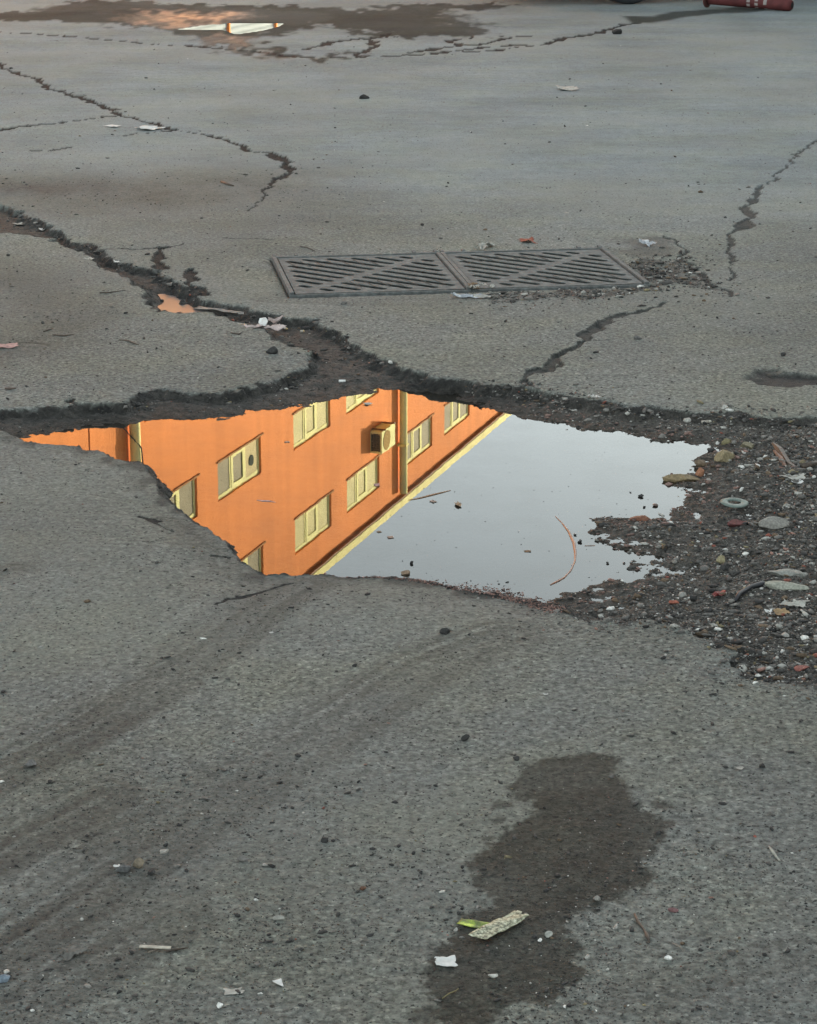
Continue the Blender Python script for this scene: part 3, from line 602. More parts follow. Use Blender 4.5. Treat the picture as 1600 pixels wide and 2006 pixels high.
ROCKS = [
 ('brick_fragment',1337,944,.052,.015,.013,YB,'long yellowish brick fragment lying along the tip of the puddle shore','brick',.12,FL),
 ('brick_fragment',1371,934,.015,.014,.014,OB,'rounded orange brick piece touching the end of the long yellow fragment','brick',.3,FL),
 ('stone',1372,915,.020,.016,.013,(.12,.085,.055),'brown stone at the water edge just behind the orange brick piece','stone',.2,FL),
 ('stone',1416,909,.030,.024,.021,(.19,.155,.09),'largest ochre stone heaped at the right tip of the puddle','stone',.6,FL),
 ('stone',1392,886,.012,.01,.008,DK,'flat black stone at the farthest right corner of the water','stone',.1,FL),
 ('stone',1422,876,.018,.015,.016,(.15,.13,.07),'olive stone behind the largest ochre stone','stone',.9,-.045),
 ('stone',1465,882,.022,.02,.016,(.16,.14,.09),'pale olive stone right of the olive stone in the rubble','stone',.2,-.04),
 ('stone',1440,896,.018,.012,.009,(.22,.20,.15),'small tan stone between the two olive stones','stone',.5,-.045),
 ('stone',1255,1028,.034,.022,.016,(.17,.075,.045),'reddish brown flat stone in the gravel spit beside the puddle','stone',.2,-.05),
 ('stone',1442,1032,.020,.014,.011,(.10,.035,.032),'dark red stone just below the green washer','stone',.1,-.035),
 ('stone',1410,1102,.013,.010,.010,(.22,.19,.11),'small yellow stone in the rubble below the dark red stone','stone',.4,-.03),
 ('stone',1418,1118,.013,.010,.010,DK,'small black stone under the small yellow stone','stone',.4,-.03),
 ('stone',1515,1035,.036,.022,.016,(.20,.19,.17),'wide pale grey stone in the rubble at the right edge','stone',.5,-.03),
 ('stone',1540,1130,.038,.020,.012,(.20,.20,.18),'flat light grey slab above the greenish slab','stone',-.3,-.025),
 ('stone',1538,1154,.042,.016,.013,(.24,.24,.20),'long greenish pale slab tilted in the rubble','stone',-.45,-.022),
 ('stone',1321,1183,.010,.008,.006,(.25,.08,.05),'small reddish brown chip at the foot of the gravel','stone',.1,-.02),
 ('stone',1357,1176,.010,.008,.008,DK,'small black stone between two chips in the lower gravel','stone',.3,-.02),
 ('stone',1455,1315,.012,.010,.010,LT,'pale round pebble in the shallow hollow at the gravel corner','pebble',.2,-.012),
 ('brick_fragment',1570,1312,.016,.010,.006,(.20,.075,.06),'pinkish red brick flake in the bottom right gravel','brick',.2,-.01),
 ('stone',531,693,.018,.015,.014,DK,'black lump of asphalt lying alone on the grey tongue','stone',.4,None),
 ('brick_fragment',527,784,.017,.010,.010,RD,'dark red brick piece stuck in mud under the ledge','brick',.3,-.045),
 ('stone',872,1238,.011,.010,.008,DK,'black pebble lying alone just below the puddle','pebble',.3,None),
 ('stone',695,1304,.006,.005,.004,DK,'tiny black pebble left below the lone black pebble','pebble',.3,None),
 ('stone',912,1448,.008,.007,.006,DK,'dark pebble above left of the wet patch','pebble',.9,None),
 ('stone',1010,1486,.006,.006,.005,DK,'black pebble touching the top left of the wet patch','pebble',.1,None),
 ('stone',1493,1501,.006,.005,.005,DK,'dark pebble far right of the wet patch','pebble',.1,None),
 ('pebble',1077,1832,.007,.006,.005,(.30,.30,.27),'round grey green pebble inside the wet patch','pebble',.1,None),
 ('pebble',1057,1841,.0045,.003,.003,WH,'small white pebble beside the round pebble on the wet patch','pebble',1.1,None),
 ('pebble',893,1820,.0045,.003,.003,LT,'small pale pebble just left of the crossed wrapper strips','pebble',.9,None),
 ('pebble',967,1913,.008,.0035,.003,(.45,.44,.40),'flat pale chip below the speckled wrapper strip','pebble',.1,None),
 ('pebble',1309,1877,.006,.005,.004,WH,'white angular pebble right of the wet patch near bottom','pebble',.2,None),
 ('stone',1317,1783,.009,.005,.004,(.17,.09,.09),'small mauve stone right of the wet patch','stone',.1,None),
 ('stone',1168,1761,.007,.005,.004,(.20,.19,.17),'small grey stone at the right notch of the wet patch','stone',.3,None),
 ('stone',243,1707,.011,.009,.009,(.09,.09,.09),'dark grey stone, left one of the pair in the lower left dirt','stone',.5,None),
 ('stone',270,1696,.009,.008,.008,(.17,.14,.10),'tan stone, right one of the pair in the lower left dirt','stone',.2,None),
 ('stone',296,1714,.008,.007,.006,DK,'black stone below right of the stone pair at lower left','stone',.2,None),
 ('stone',321,1670,.009,.005,.004,(.28,.26,.23),'pale flat stone above the stone pair at lower left','stone',.3,None),
 ('stone',476,1686,.008,.006,.005,(.14,.13,.12),'grey stone midway along the lower dirt track','stone',.2,None),
 ('stone',636,1648,.007,.005,.006,DK,'dark stone by the right side of the lower dirt track','stone',.5,None),
 ('stone',548,1800,.009,.005,.004,(.26,.25,.22),'flat pale stone on the lighter asphalt below the tracks','stone',.2,None),
 ('stone',712,1741,.006,.005,.004,(.10,.05,.03),'small rusty stone left of the wet patch','stone',.2,None),
 ('stone',1535,697,.010,.008,.006,DK,'dark pebble above the small hole at the right edge','pebble',.2,None),
 ('stone',1418,802,.009,.008,.008,LT,'white pebble balancing on the far rim above the rubble','pebble',.2,None),
 ('stone',1248,664,.014,.009,.007,GR,'grey pebble right of the crack below the drain','pebble',.2,None),
 ('stone',1208,67,.035,.03,.03,DK,'black stone on the far asphalt near the damp streak','stone',.2,None),
 ('stone',713,193,.030,.022,.02,DK,'small black stone in the middle of the far asphalt','stone',.2,None),
 ('stone',6,1918,.012,.009,.006,(.13,.16,.19),'bluish flat pebble at the lower left corner','pebble',.2,None),
 ('stone',430,1972,.005,.005,.005,WH,'bright white pebble near the bottom below the paper triangle','pebble',.2,None),
 ('stone',60,1500,.010,.008,.007,GR,'grey stone in the left dirt track','stone',.3,None),
]
for r in ROCKS:
    nm, px, py, sx, sy, sz, col, lab, cat, rot, z = r
    lv = z if z is not None else 0.0
    sx, sy, sz = sx*1.25, sy*1.25, sz*1.2
    rock(nm, px, py, sx, sy, sz, col, lab, cat, rot, z, lv, sub=3 if max(sx, sy) > .009 else 2)

# ------------------------------------------------------------------ thin litter
def scrap(name, px, py, w, l, rot, m, label, cat, crump=.15, curl=0., ragged=.12, z=None, level=0., seed=1, nx=14, ny=14, thick=.0006, outline=None, lift=.001, parent=None):
    """a torn piece of paper, film or leaf: a warped sheet with a ragged outline and real thickness"""
    r = np.random.RandomState(seed)
    u, v = np.meshgrid(np.linspace(-.5, .5, nx), np.linspace(-.5, .5, ny)); u = u.ravel(); v = v.ravel()
    k = 1+ragged*vn(np.arctan2(v, u)*2.3+seed, np.hypot(u, v)*0+seed, seed)*2*np.maximum(np.abs(u), np.abs(v))
    X = u*w*k; Y = v*l*k
    if outline is not None: X = X*outline(v)
    sc = max(w, l)
    Z = crump*sc*(fbm(u*2.2+seed, v*2.2+seed*2, 3, seed)) + curl*sc*(u*u*4+v*v*2)
    Z = Z-Z.min()+lift
    q = [(j*nx+i, j*nx+i+1, (j+1)*nx+i+1, (j+1)*nx+i) for j in range(ny-1) for i in range(nx-1)]
    drop = set()
    if ragged > 0:
        for e in range(int(ragged*22)):
            side = r.randint(4); t = r.randint(0, nx-1)
            i, j = {0: (t, 0), 1: (t, ny-2), 2: (0, min(t, ny-2)), 3: (nx-2, min(t, ny-2))}[side]
            drop.add((j, i))
    q = [f for f in q if (f[0]//nx, f[0] % nx) not in drop]
    me = bpy.data.meshes.new(name); me.from_pydata([tuple(p) for p in np.stack([X, Y, Z], -1)], [], q)
    me.polygons.foreach_set('use_smooth', [crump < .12]*len(me.polygons))
    me.materials.append(m); o = bpy.data.objects.new(name, me); C.objects.link(o)
    md = o.modifiers.new('thickness', 'SOLIDIFY'); md.thickness = thick
    if parent is not None: o.parent = parent; o.rotation_euler = (0, 0, rot); o.location = (px, py, z or 0); return o
    x, y = G(px, py, level); zz = gz(x, y) if z is None else z
    o.location = (x, y, zz); o.rotation_euler = (0, 0, rot)
    return tag(o, label, cat)
def speckled(name, cols, scale, rough=.6):
    m = bpy.data.materials.new(name); m.use_nodes = True; t = m.node_tree; b = t.nodes['Principled BSDF']; b.inputs['Roughness'].default_value = rough
    tc = t.nodes.new('ShaderNodeTexCoord'); n = t.nodes.new('ShaderNodeTexNoise'); n.inputs['Scale'].default_value = scale; n.inputs['Detail'].default_value = 6; n.inputs['Roughness'].default_value = .7
    t.links.new(tc.outputs['Object'], n.inputs['Vector'])
    r = t.nodes.new('ShaderNodeValToRGB'); e = r.color_ramp.elements
    while len(e) < len(cols): e.new(.5)
    for i, (p, c) in enumerate(cols): e[i].position = p; e[i].color = (*c, 1)
    t.links.new(n.outputs['Fac'], r.inputs[0]); t.links.new(r.outputs[0], b.inputs['Base Color']); return m
paper = mat('white_paper', (.50,.50,.48), .7, .3, 0, .15, 80.)
greyp = mat('grey_paper', (.30,.29,.26), .8, .3, 0, .3, 60.)
pinkp = mat('pink_paper', (.33,.20,.18), .8, .3, 0, .3, 60.)
foil = mat('crumpled_foil', (.32,.34,.36), .35, .5, .6, .3, 80.)
brownl = mat('dry_leaf', (.13,.085,.05), .8, .3, 0, .35, 120.)
darkl = mat('wet_dark_leaf', (.085,.06,.045), .5, .5, 0, .35, 120.)
wood = mat('weathered_wood', (.20,.17,.14), .85, .3, 0, .3, 90.)
dwood = mat('dark_wet_wood', (.055,.040,.030), .6, .4, 0, .5, 60., .6, 200.)
strip_m = speckled('mouldy_wrapper', [(.36,(.03,.03,.02)),(.46,(.15,.15,.09)),(.56,(.36,.36,.25)),(.70,(.60,.60,.48))], 150.)
green_m = speckled('green_wrapper', [(.34,(.03,.04,.015)),(.44,(.10,.13,.03)),(.56,(.22,.30,.03)),(.62,(.50,.60,.08))], 42.)

scrap('wrapper_strip', 978, 1820, .031, .108, -.70, strip_m, 'speckled pale wrapper strip lying diagonally on the wet patch', 'wrapper', .05, .0, .10, seed=4, nx=10, ny=34, lift=.004)
scrap('green_wrapper', 932, 1812, .021, .056, -1.95, green_m, 'short green and yellow wrapper strip tucked under the speckled strip', 'wrapper', .03, .02, .03, seed=5, nx=8, ny=16)
scrap('paper_scrap', 872, 1886, .030, .026, .1, paper, 'torn white paper scrap at the lower left end of the wet patch', 'paper scrap', .10, .05, .18, seed=6)
scrap('paper_triangle', 548, 1928, .014, .022, .5, paper, 'small white paper triangle near the bottom of the frame', 'paper scrap', .04, .05, .0, seed=7, outline=lambda v: np.clip(.08+(v+.5), .05, 1), nx=8, ny=8)
scrap('paper_flake', 458, 1943, .026, .018, .2, greyp, 'faint grey paper flake pressed flat beside the paper triangle', 'paper scrap', .02, .02, .3, seed=8)
scrap('paper_scrap', 531, 1238, .008, .006, .3, paper, 'tiny white paper flake on the asphalt under the near rim', 'paper scrap', .1, .1, .2, seed=9, nx=6, ny=6)
scrap('paper_scrap', 1069, 1359, .010, .008, .3, paper, 'tiny white flake right of centre between puddle and wet patch', 'paper scrap', .1, .1, .2, seed=10, nx=6, ny=6)
scrap('paper_scrap', 1448, 1503, .014, .010, .3, greyp, 'pale grey flake on the asphalt right of the wet patch top', 'paper scrap', .12, .1, .2, seed=11, nx=8, ny=8)
scrap('paper_scrap', 1112, 176, .13, .14, .2, greyp, 'whitish strip of paper alone on the far asphalt', 'paper scrap', .08, .05, .2, seed=12)
scrap('paper_scrap', 295, 253, .12, .12, .5, paper, 'white paper shred beside the long crack', 'paper scrap', .08, .02, .3, seed=13)
scrap('paper_scrap', 222, 248, .06, .10, .8, paper, 'short white shred left of the paper shred by the crack', 'paper scrap', .06, .02, .3, seed=14)
scrap('paper_scrap', 82, 453, .024, .050, .2, paper, 'oval white scrap lying in the mud channel at upper left', 'scrap', .04, .1, .0, seed=15, level=-.03)
scrap('paper_scrap', 38, 442, .04, .05, .5, greyp, 'dull pale scrap at the left end of the mud channel', 'paper scrap', .1, .05, .2, seed=16, level=-.03)
scrap('paper_scrap', 174, 517, .03, .04, .5, greyp, 'thin pale shred at the near edge of the mud channel', 'paper scrap', .1, .05, .2, seed=17, level=-.02)
scrap('paper_scrap', 228, 525, .022, .03, .2, paper, 'small white speck of paper in the mud channel', 'paper scrap', .1, .05, .2, seed=18, level=-.03, nx=7, ny=7)
scrap('red_wrapper', 16, 678, .060, .060, .3, pinkp, 'faded pinkish red wrapper at the left edge beside a dark smear', 'wrapper', .10, .03, .2, seed=19)
scrap('red_wrapper', 1034, 473, .055, .085, .1, mat('red_shreds', (.22,.06,.035), .8, .3, 0, .4, 60.), 'rust red shreds on asphalt behind the right grate', 'wrapper', .12, .02, .45, seed=20)
scrap('torn_tissue', 943, 490, .026, .07, .35, greyp, 'upright torn white tissue behind the middle of the drain', 'tissue', .35, .1, .3, seed=21)
scrap('torn_tissue', 958, 483, .05, .04, 1.2, greyp, 'curled tissue end right beside the upright torn tissue', 'tissue', .30, .1, .3, seed=22)
scrap('foil_scrap', 1268, 480, .04, .06, .8, foil, 'small shiny foil scrap behind the right end of the drain', 'foil', .3, .05, .3, seed=23)
scrap('foil_scrap', 912, 583, .095, .035, -.05, foil, 'crumpled silver foil at the near end of the middle grate bar', 'foil', .16, .05, .3, seed=24)
scrap('twisted_wrapper', 950, 584, .085, .022, -.03, greyp, 'twisted pale wrapper pointing right from the silver foil', 'wrapper', .10, .02, .2, seed=25)
scrap('paper_scrap', 228, 1697, .01, .008, .1, paper, 'tiny white chip left above the stone pair', 'paper scrap', .1, .1, .1, seed=26, nx=6, ny=6)
scrap('paper_scrap', 1554, 945, .062, .045, .2, greyp, 'large dirty paper lying in the rubble near the right edge', 'paper scrap', .14, .06, .2, seed=27, level=-.03)
scrap('paper_scrap', 1562, 953, .030, .022, .5, paper, 'small whiter paper on the near side of the large dirty paper', 'paper scrap', .12, .08, .2, seed=28, level=-.03)
scrap('folded_paper', 1556, 1186, .052, .036, -.35, greyp, 'crumpled pleated white paper in the lower rubble', 'paper scrap', .22, .02, .2, seed=29, level=-.02)
scrap('paper_scrap', 1507, 1199, .017, .022, .2, paper, 'small curled white scrap left of the pleated paper', 'paper scrap', .15, .12, .1, seed=30, level=-.02, nx=9, ny=9)
scrap('dead_leaf', 1530, 1203, .030, .03, .2, mat('tan_leaf', (.22,.15,.08), .8, .3, 0, .3, 100.), 'tan dead leaf right of the small curled scrap', 'leaf', .15, .05, .1, seed=31, level=-.02, nx=9, ny=9)
scrap('bark_flake', 143, 1866, .034, .030, .5, mat('grey_bark', (.11,.105,.095), .9, .2, 0, .35, 120.), 'dark ragged bark flakes left of the flat stick', 'bark', .18, .04, .3, seed=32)

# crumpled tissue with pink wrapper in the channel
def crumple(name, px, py, r, m, seed, sq=(1, 1, .75), level=-.03, parent=None, loc=None):
    bm = bmesh.new(); bmesh.ops.create_icosphere(bm, subdivisions=3, radius=1)
    rr = random.Random(seed); cuts = [(Vector((rr.gauss(0, 1), rr.gauss(0, 1), rr.gauss(0, 1))).normalized(), rr.uniform(.5, .8)) for _ in range(14)]
    for v in bm.verts:
        p = v.co.copy()
        for nn, d in cuts:
            e = p.dot(nn)-d
            if e > 0: p -= nn*e*1.35
        v.co = Vector((p.x*sq[0]*r, p.y*sq[1]*r, p.z*sq[2]*r))
    me = bpy.data.meshes.new(name); bm.to_mesh(me); bm.free(); me.materials.append(m)
    o = bpy.data.objects.new(name, me); C.objects.link(o)
    if parent: o.parent = parent; o.location = loc
    return o
tx, ty = G(522, 648, -.015); tz = gz(tx, ty)
tl = empty('crumpled_wrapper', (tx, ty, max(tz, -.03)), 0, 'crumpled white tissue in a torn pinkish wrapper, wedged in the narrow channel', 'wrapper')
crumple('tissue', 0, 0, .021, mat('clean_tissue', (.66,.66,.64), .7, .3, 0, .1, 80.), 3, (1, 1.3, 1.0), parent=tl, loc=(-.012, .03, .032))
pk = mat('pale_pink_paper', (.40,.33,.31), .8, .3, 0, .3, 60.)
scrap('paper_flap', .022, -.01, .060, .07, .5, pk, None, None, .20, .08, .15, z=.014, seed=41, parent=tl)
scrap('paper_flap', -.035, -.005, .045, .08, -.6, pk, None, None, .16, .10, .1, z=.012, seed=42, parent=tl)
scrap('paper_flap', .030, .03, .014, .07, -.7, pk, None, None, .22, .12, .1, z=.028, seed=43, nx=6, parent=tl)
scrap('plastic_sheet', 428, 612, .05, .18, 1.1, mat('muddy_sheet', (.16,.145,.13), .6, .4, 0, .3, 40.), 'flat muddy plastic sheet spanning the channel left of the tissue', 'plastic sheet', .05, .02, .1, seed=44, level=-.01, z=-.012)

def butt(px, py, rot, label, L=.026, r=.0038, level=0., col=(.62,.62,.60), tilt=0., filt=(.45,.33,.18)):
    x, y = G(px, py, level); z = max(gz(x, y), level-.02)
    rt = empty('cigarette_butt', (x, y, z+r*.8), rot, label, 'cigarette butt')
    a = MB().tube([(-L/2, 0, 0), (-L*.1, 0, 0), (L*.2, 0, .0004)], [r, r, r*.95], 12).build('paper', mat('butt_paper', col, .8, .2, 0, .12, 200.), rt, True)
    f = MB().tube([(L*.2, 0, .0004), (L*.4, .0002, .0002), (L/2, 0, 0)], [r*.95, r*.9, r*.6], 12).build('filter', mat('butt_filter', filt, .8, .2, 0, .2, 200.), rt, True)
    rt.rotation_euler = (0, tilt, rot); return rt
butt(673, 760, .06, 'white cigarette butt on the mud just behind the water', .030, .0042, -.045, filt=(.10,.09,.08))
butt(1383, 842, .25, 'bent whitish cigarette butt on the mud bank above the rubble stones', .030, .0048, -.04, (.32,.29,.25), filt=(.35,.33,.28))
butt(1156, 1069, .12, 'soggy grey cigarette butt in shallow water near the gravel spit', .026, .0035, WZ, (.20,.16,.14), filt=(.2,.15,.12))
butt(560, 648, -1.0, 'short stub beside the crumpled tissue in the channel', .016, .004, -.03, (.5,.45,.4))
butt(592, 654, .3, 'stubby pale cigarette end right of the crumpled tissue', .014, .0045, -.03, (.40,.36,.30))
scrap('plastic_shred', 1163, 802, .020, .055, .4, paper, 'twisted white plastic shred on the mud bank behind the puddle', 'plastic', .25, .1, .2, seed=51, level=-.03, nx=8)
scrap('plastic_shred', 1122, 810, .018, .02, .4, greyp, 'small pale flake left of the twisted plastic shred', 'plastic', .2, .1, .2, seed=52, level=-.035, nx=7, ny=7)

# twigs and sticks
def twig(name, pts, rad, m, label, cat, level=0., lift=.002, z=None, n=8, base=None):
    w = [G(x, y, level) for x, y in pts]
    zs = [(gz(*p) if z is None else z)+lift for p in w]
    o = MB().tube([(a, b, c) for (a, b), c in zip(w, zs)], rad, n).build(name, m, None, True)
    c = Vector((w[0][0], w[0][1], zs[0])); 
    for v in o.data.vertices: v.co -= c
    o.location = c
    return tag(o, label, cat)
twig('twig', [(1088,1012),(1100,1024),(1114,1042),(1124,1064),(1127,1085),(1126,1100),(1118,1118),(1105,1132),(1090,1140),(1078,1146)], [.0006,.0011,.0028,.0038,.0030,.0018,.0015,.0018,.0022,.0012], mat('reddish_twig', (.25,.12,.075), .5, .4, 0, .3, 100.), 'long curved reddish twig arching through the puddle', 'twig', WZ, .0005, WZ)
twig('straw', [(800,980),(822,976),(845,970),(866,965),(882,961)], [.0008,.0018,.0024,.0018,.0008], mat('tan_straw', (.30,.17,.10), .6, .3, 0, .3, 100.), 'tan straw floating in the puddle by the reflected roof edge', 'straw', WZ, .0005, WZ)
twig('straw', [(503,980),(515,981.5),(528,982),(540,984)], [.0006,.0016,.0016,.0005], mat('lilac_straw', (.35,.28,.30), .5, .3, 0, .3, 100.), 'pale lilac straw floating on the orange reflection', 'straw', WZ, .0003, WZ)
twig('stick', [(290,1867),(306,1862)], [.001,.001], wood, 'thin splinter under the flat stick', 'stick')
o = MB().box(-.024, .024, -.0035, .0035, 0, .0022).build('flat_stick', mat('pale_wood', (.34,.31,.26), .8, .3, 0, .25, 150.), None, False, .0007)
x, y = G(304, 1860); o.location = (x, y, gz(x, y)+.0035); o.rotation_euler = (0, 0, -.10); tag(o, 'flat pale wooden stick lying in the lower left dirt', 'stick')
twig('twig', [(325,1866),(345,1861),(368,1858)], [.0018,.002,.0008], dwood, 'dark twig touching the right end of the flat stick', 'twig')
twig('twig', [(1506,1657),(1512,1666),(1520,1676),(1528,1686)], [.0012,.0028,.0022,.0018], mat('grey_twig', (.25,.24,.21), .8, .3, 0, .25, 150.), 'short grey forked twig at the far right of the foreground', 'twig')
twig('twig', [(1243,1790),(1250,1806),(1262,1820),(1268,1834),(1272,1846)], [.0015,.0028,.0018,.0035,.0012], dwood, 'dark knotty twig right of the wet patch', 'twig')
twig('twig', [(1318,1848),(1328,1853),(1338,1860)], [.0008,.001,.0006], wood, 'thin straight twig below the knotty dark twig', 'twig')
twig('twig', [(866,1956),(880,1947),(892,1943),(898,1938)], [.0008,.001,.001,.0006], mat('olive_twig', (.16,.14,.07), .8, .3, 0, .25, 150.), 'thin olive twig at the bottom of the wet patch', 'twig')
twig('twig', [(588,484),(600,485),(610,489),(617,493)], [.002,.002,.002,.001], dwood, 'thin curved dark twig behind the left grate', 'twig')
twig('twig', [(234,667),(252,669),(262,674),(272,677)], [.002,.003,.002,.001], dwood, 'short dark twig on the grey tongue, near its left part', 'twig')
twig('twig', [(195,575),(215,574),(247,569)], [.003,.003,.001], dwood, 'dark twig left of the channel puddle', 'twig')
twig('twig', [(452,654),(468,657),(475,652)], [.002,.003,.001], dwood, 'small dark twig left below the crumpled tissue', 'twig')
twig('twig', [(103,656),(125,658),(145,655)], [.002,.003,.001], dwood, 'dark twig right of the faded red wrapper', 'twig')
twig('twig', [(85,650),(96,645),(104,643)], [.002,.002,.001], dwood, 'tiny twig above the faded red wrapper', 'twig')
twig('twig', [(433,357),(445,362),(457,365)], [.006,.008,.004], dwood, 'dark twig on the cracked slab beyond the channel', 'twig')
twig('stick', [(10,764),(20,765),(30,763)], [.003,.005,.003], dwood, 'short dark stick at the left edge above the ledge', 'stick')
# driftwood in the rubble
dr = empty('broken_plank', (*G(1545, 900, -.02), -.028), 0, 'dark splintered plank lying in the rubble at upper right', 'plank')
ox, oy = G(1545, 900, -.02)
def dpl(pts, r, m, nm='splinter'):
    w = [G(x, y, -.015) for x, y in pts]
    return MB().tube([(a-ox, b-oy, .012+.004*math.sin(i*2.)) for i, (a, b) in enumerate(w)], r, 6).build(nm, m, dr)
dpl([(1514,868),(1528,885),(1545,908),(1572,924)], [.004,.011,.010,.003], dwood)
dpl([(1516,882),(1530,902),(1543,920)], [.003,.008,.004], mat('reddish_splinter', (.13,.075,.055), .7, .3, 0, .4, 60.))
dpl([(1520,872),(1538,893),(1556,915)], [.001,.003,.001], mat('pale_splinter', (.38,.33,.28), .8, .3, 0, .2, 60.))
twig('twig', [(1570,930),(1590,926),(1615,918)], [.008,.009,.008], dwood, 'thick dark twig beside the large dirty paper', 'twig', -.03, .006)
twig('black_strap', [(1440,1172),(1448,1160),(1470,1150),(1492,1143),(1515,1144)], [.004,.006,.006,.007,.004], mat('black_rubber', (.015,.015,.018), .5, .5, 0, .2, 60.), 'curved black rubber strap in the rubble left of the greenish slab', 'strap', -.02, .004)
scrap('red_shred', 1410, 1158, .016, .045, -.7, mat('dark_red_film', (.16,.03,.025), .6, .3, 0, .3, 60.), 'dark red plastic shred in the rubble left of the black strap', 'shred', .14, .05, .3, seed=61, level=-.02, nx=7)

# floating leaves
scrap('leaf', 897, 990, .015, .034, .25, mat('pale_leaf', (.26,.18,.12), .8, .2, 0, .3, 90.), 'brown pointed leaf floating right of the straw', 'leaf', .08, .10, .1, seed=71, level=WZ, z=WZ-.0008, nx=8, outline=lambda v: 1-1.6*np.abs(v)**1.5)
scrap('leaf', 848, 983, .012, .018, .6, darkl, 'tiny dark leaf floating under the tan straw', 'leaf', .05, .04, .1, seed=72, level=WZ, z=WZ-.0006, nx=7, ny=7)
scrap('leaf', 765, 1053, .014, .016, .2, darkl, 'small dark leaf floating left of the puddle centre', 'leaf', .05, .04, .1, seed=73, level=WZ, z=WZ-.0006, nx=7, ny=7)
scrap('leaf', 1033, 1080, .015, .012, .1, brownl, 'small reddish leaf floating left of the curved twig', 'leaf', .05, .04, .1, seed=74, level=WZ, z=WZ-.0006, nx=7, ny=7)
scrap('leaf', 738, 950, .014, .022, .1, pinkp, 'pinkish scrap floating on a reflected window', 'leaf', .05, .04, .3, seed=75, level=WZ, z=WZ-.0006, nx=7, ny=7)
scrap('leaf', 562, 866, .014, .012, .1, darkl, 'small dark leaf floating left of a reflected window', 'leaf', .05, .04, .1, seed=76, level=WZ, z=WZ-.0006, nx=7, ny=7)
scrap('leaf', 720, 792, .020, .022, .6, greyp, 'pale bent leaf in the water under the highest reflected window', 'leaf', .10, .08, .1, seed=77, level=WZ, z=WZ-.0006, nx=7, ny=7)
scrap('leaf', 742, 1042, .010, .012, .6, brownl, 'tiny leaf afloat where the reflected roof edge passes', 'leaf', .05, .04, .1, seed=78, level=WZ, z=WZ-.0006, nx=6, ny=6)
o = rock('mud_clump', 796, 1124, .013, .010, .007, (.22,.15,.10), 'sandy clump standing in water at the near rim', 'clump', .2, WZ, WZ, 91)
o = rock('mud_clump', 806, 1104, .006, .004, .005, DK, 'tiny dark clump just behind the sandy clump', 'clump', .2, WZ, WZ, 92)
for i, (px, py, s, lab) in enumerate([(886,1143,.008,'black stone on the near rim, left one of three'),(926,1152,.008,'black stone on the near rim, middle one of three'),(960,1156,.007,'black stone on the near rim, right one of three'),
    (1255,973,.010,'dark stone breaking the water below the yellow brick fragment'),(1283,991,.011,'brown flat stone in the shallow bay by the gravel spit'),(1261,994,.006,'small pointed black stone in the shallow bay'),(1335,997,.012,'brown stone at the shore of the shallow bay'),
    (1136,1062,.009,'black pebble in shallow water beside the soggy butt'),(1190,1104,.006,'tiny black pebble in the lower bay'),(1222,1104,.005,'black pebble touching the lower bay shore'),(1235,965,.004,'tiny pebble standing in the upper water'),(1126,1048,.006,'small black pebble left of the gravel spit tip')]):
    lv = WZ if px > 1000 else -.048
    rock('stone', px, py, s, s*.75, s*.55, DK if 'brown' not in lab else (.10,.065,.05), lab, 'stone', .2*i, lv, lv, 100+i, sub=2, rough=.5)

# green washer
wx_, wy_ = G(1438, 993, -.03)
def torus_flat(ro, ri, h, n=40):
    m = MB(); vs = []
    for i in range(n):
        a = 2*math.pi*i/n; c, s = math.cos(a), math.sin(a)
        j = 1+.02*math.sin(3*a)
        for r, z in ((ri, h*.25), (ri*1.15, h), (ro*.85*j, h*.9), (ro*j, h*.35), (ro*.97*j, 0), (ri*1.05, 0)): vs.append((r*c, r*s, z))
    k = 6; fs = [(i*k+a, ((i+1) % n)*k+a, ((i+1) % n)*k+(a+1) % k, i*k+(a+1) % k) for i in range(n) for a in range(k)]
    return m.add(vs, fs)
o = torus_flat(.036, .016, .0045).build('rubber_washer', speckled('faded_green_rubber', [(.35,(.06,.085,.07)),(.6,(.13,.165,.145)),(.75,(.21,.25,.22))], 90.), None, True)
o.location = (wx_, wy_, -.020); o.rotation_euler = (.05, .03, 0); tag(o, 'flat greenish round washer with a hole, lying on the gravel', 'washer')

# ------------------------------------------------------------------ drain grates
def curve_plate(name, outer, holes, depth, m, parent):
    cu = bpy.data.curves.new(name, 'CURVE'); cu.dimensions = '2D'; cu.fill_mode = 'BOTH'; cu.extrude = depth/2
    for pts in [outer]+holes:
        s = cu.splines.new('POLY'); s.points.add(len(pts)-1)
        for i, p in enumerate(pts): s.points[i].co = (p[0], p[1], 0, 1)
        s.use_cyclic_u = True
    tmp = bpy.data.objects.new('tmp', cu); C.objects.link(tmp)
    dg = bpy.context.evaluated_depsgraph_get(); me = bpy.data.meshes.new_from_object(tmp.evaluated_get(dg))
    bpy.data.objects.remove(tmp); bpy.data.curves.remove(cu)
    me.name = name; me.materials.clear(); me.materials.append(m)
    o = bpy.data.objects.new(name, me); C.objects.link(o); o.parent = parent; return o
iron = speckled('worn_cast_iron', [(.3,(.050,.054,.053)),(.5,(.098,.105,.103)),(.7,(.17,.18,.175))], 30., .8)
iron.node_tree.nodes['Principled BSDF'].inputs['Specular IOR Level'].default_value = .2
iron2 = speckled('frame_iron', [(.3,(.055,.059,.058)),(.55,(.11,.117,.115)),(.75,(.20,.21,.205))], 40., .75)
iron2.node_tree.nodes['Principled BSDF'].inputs['Specular IOR Level'].default_value = .2
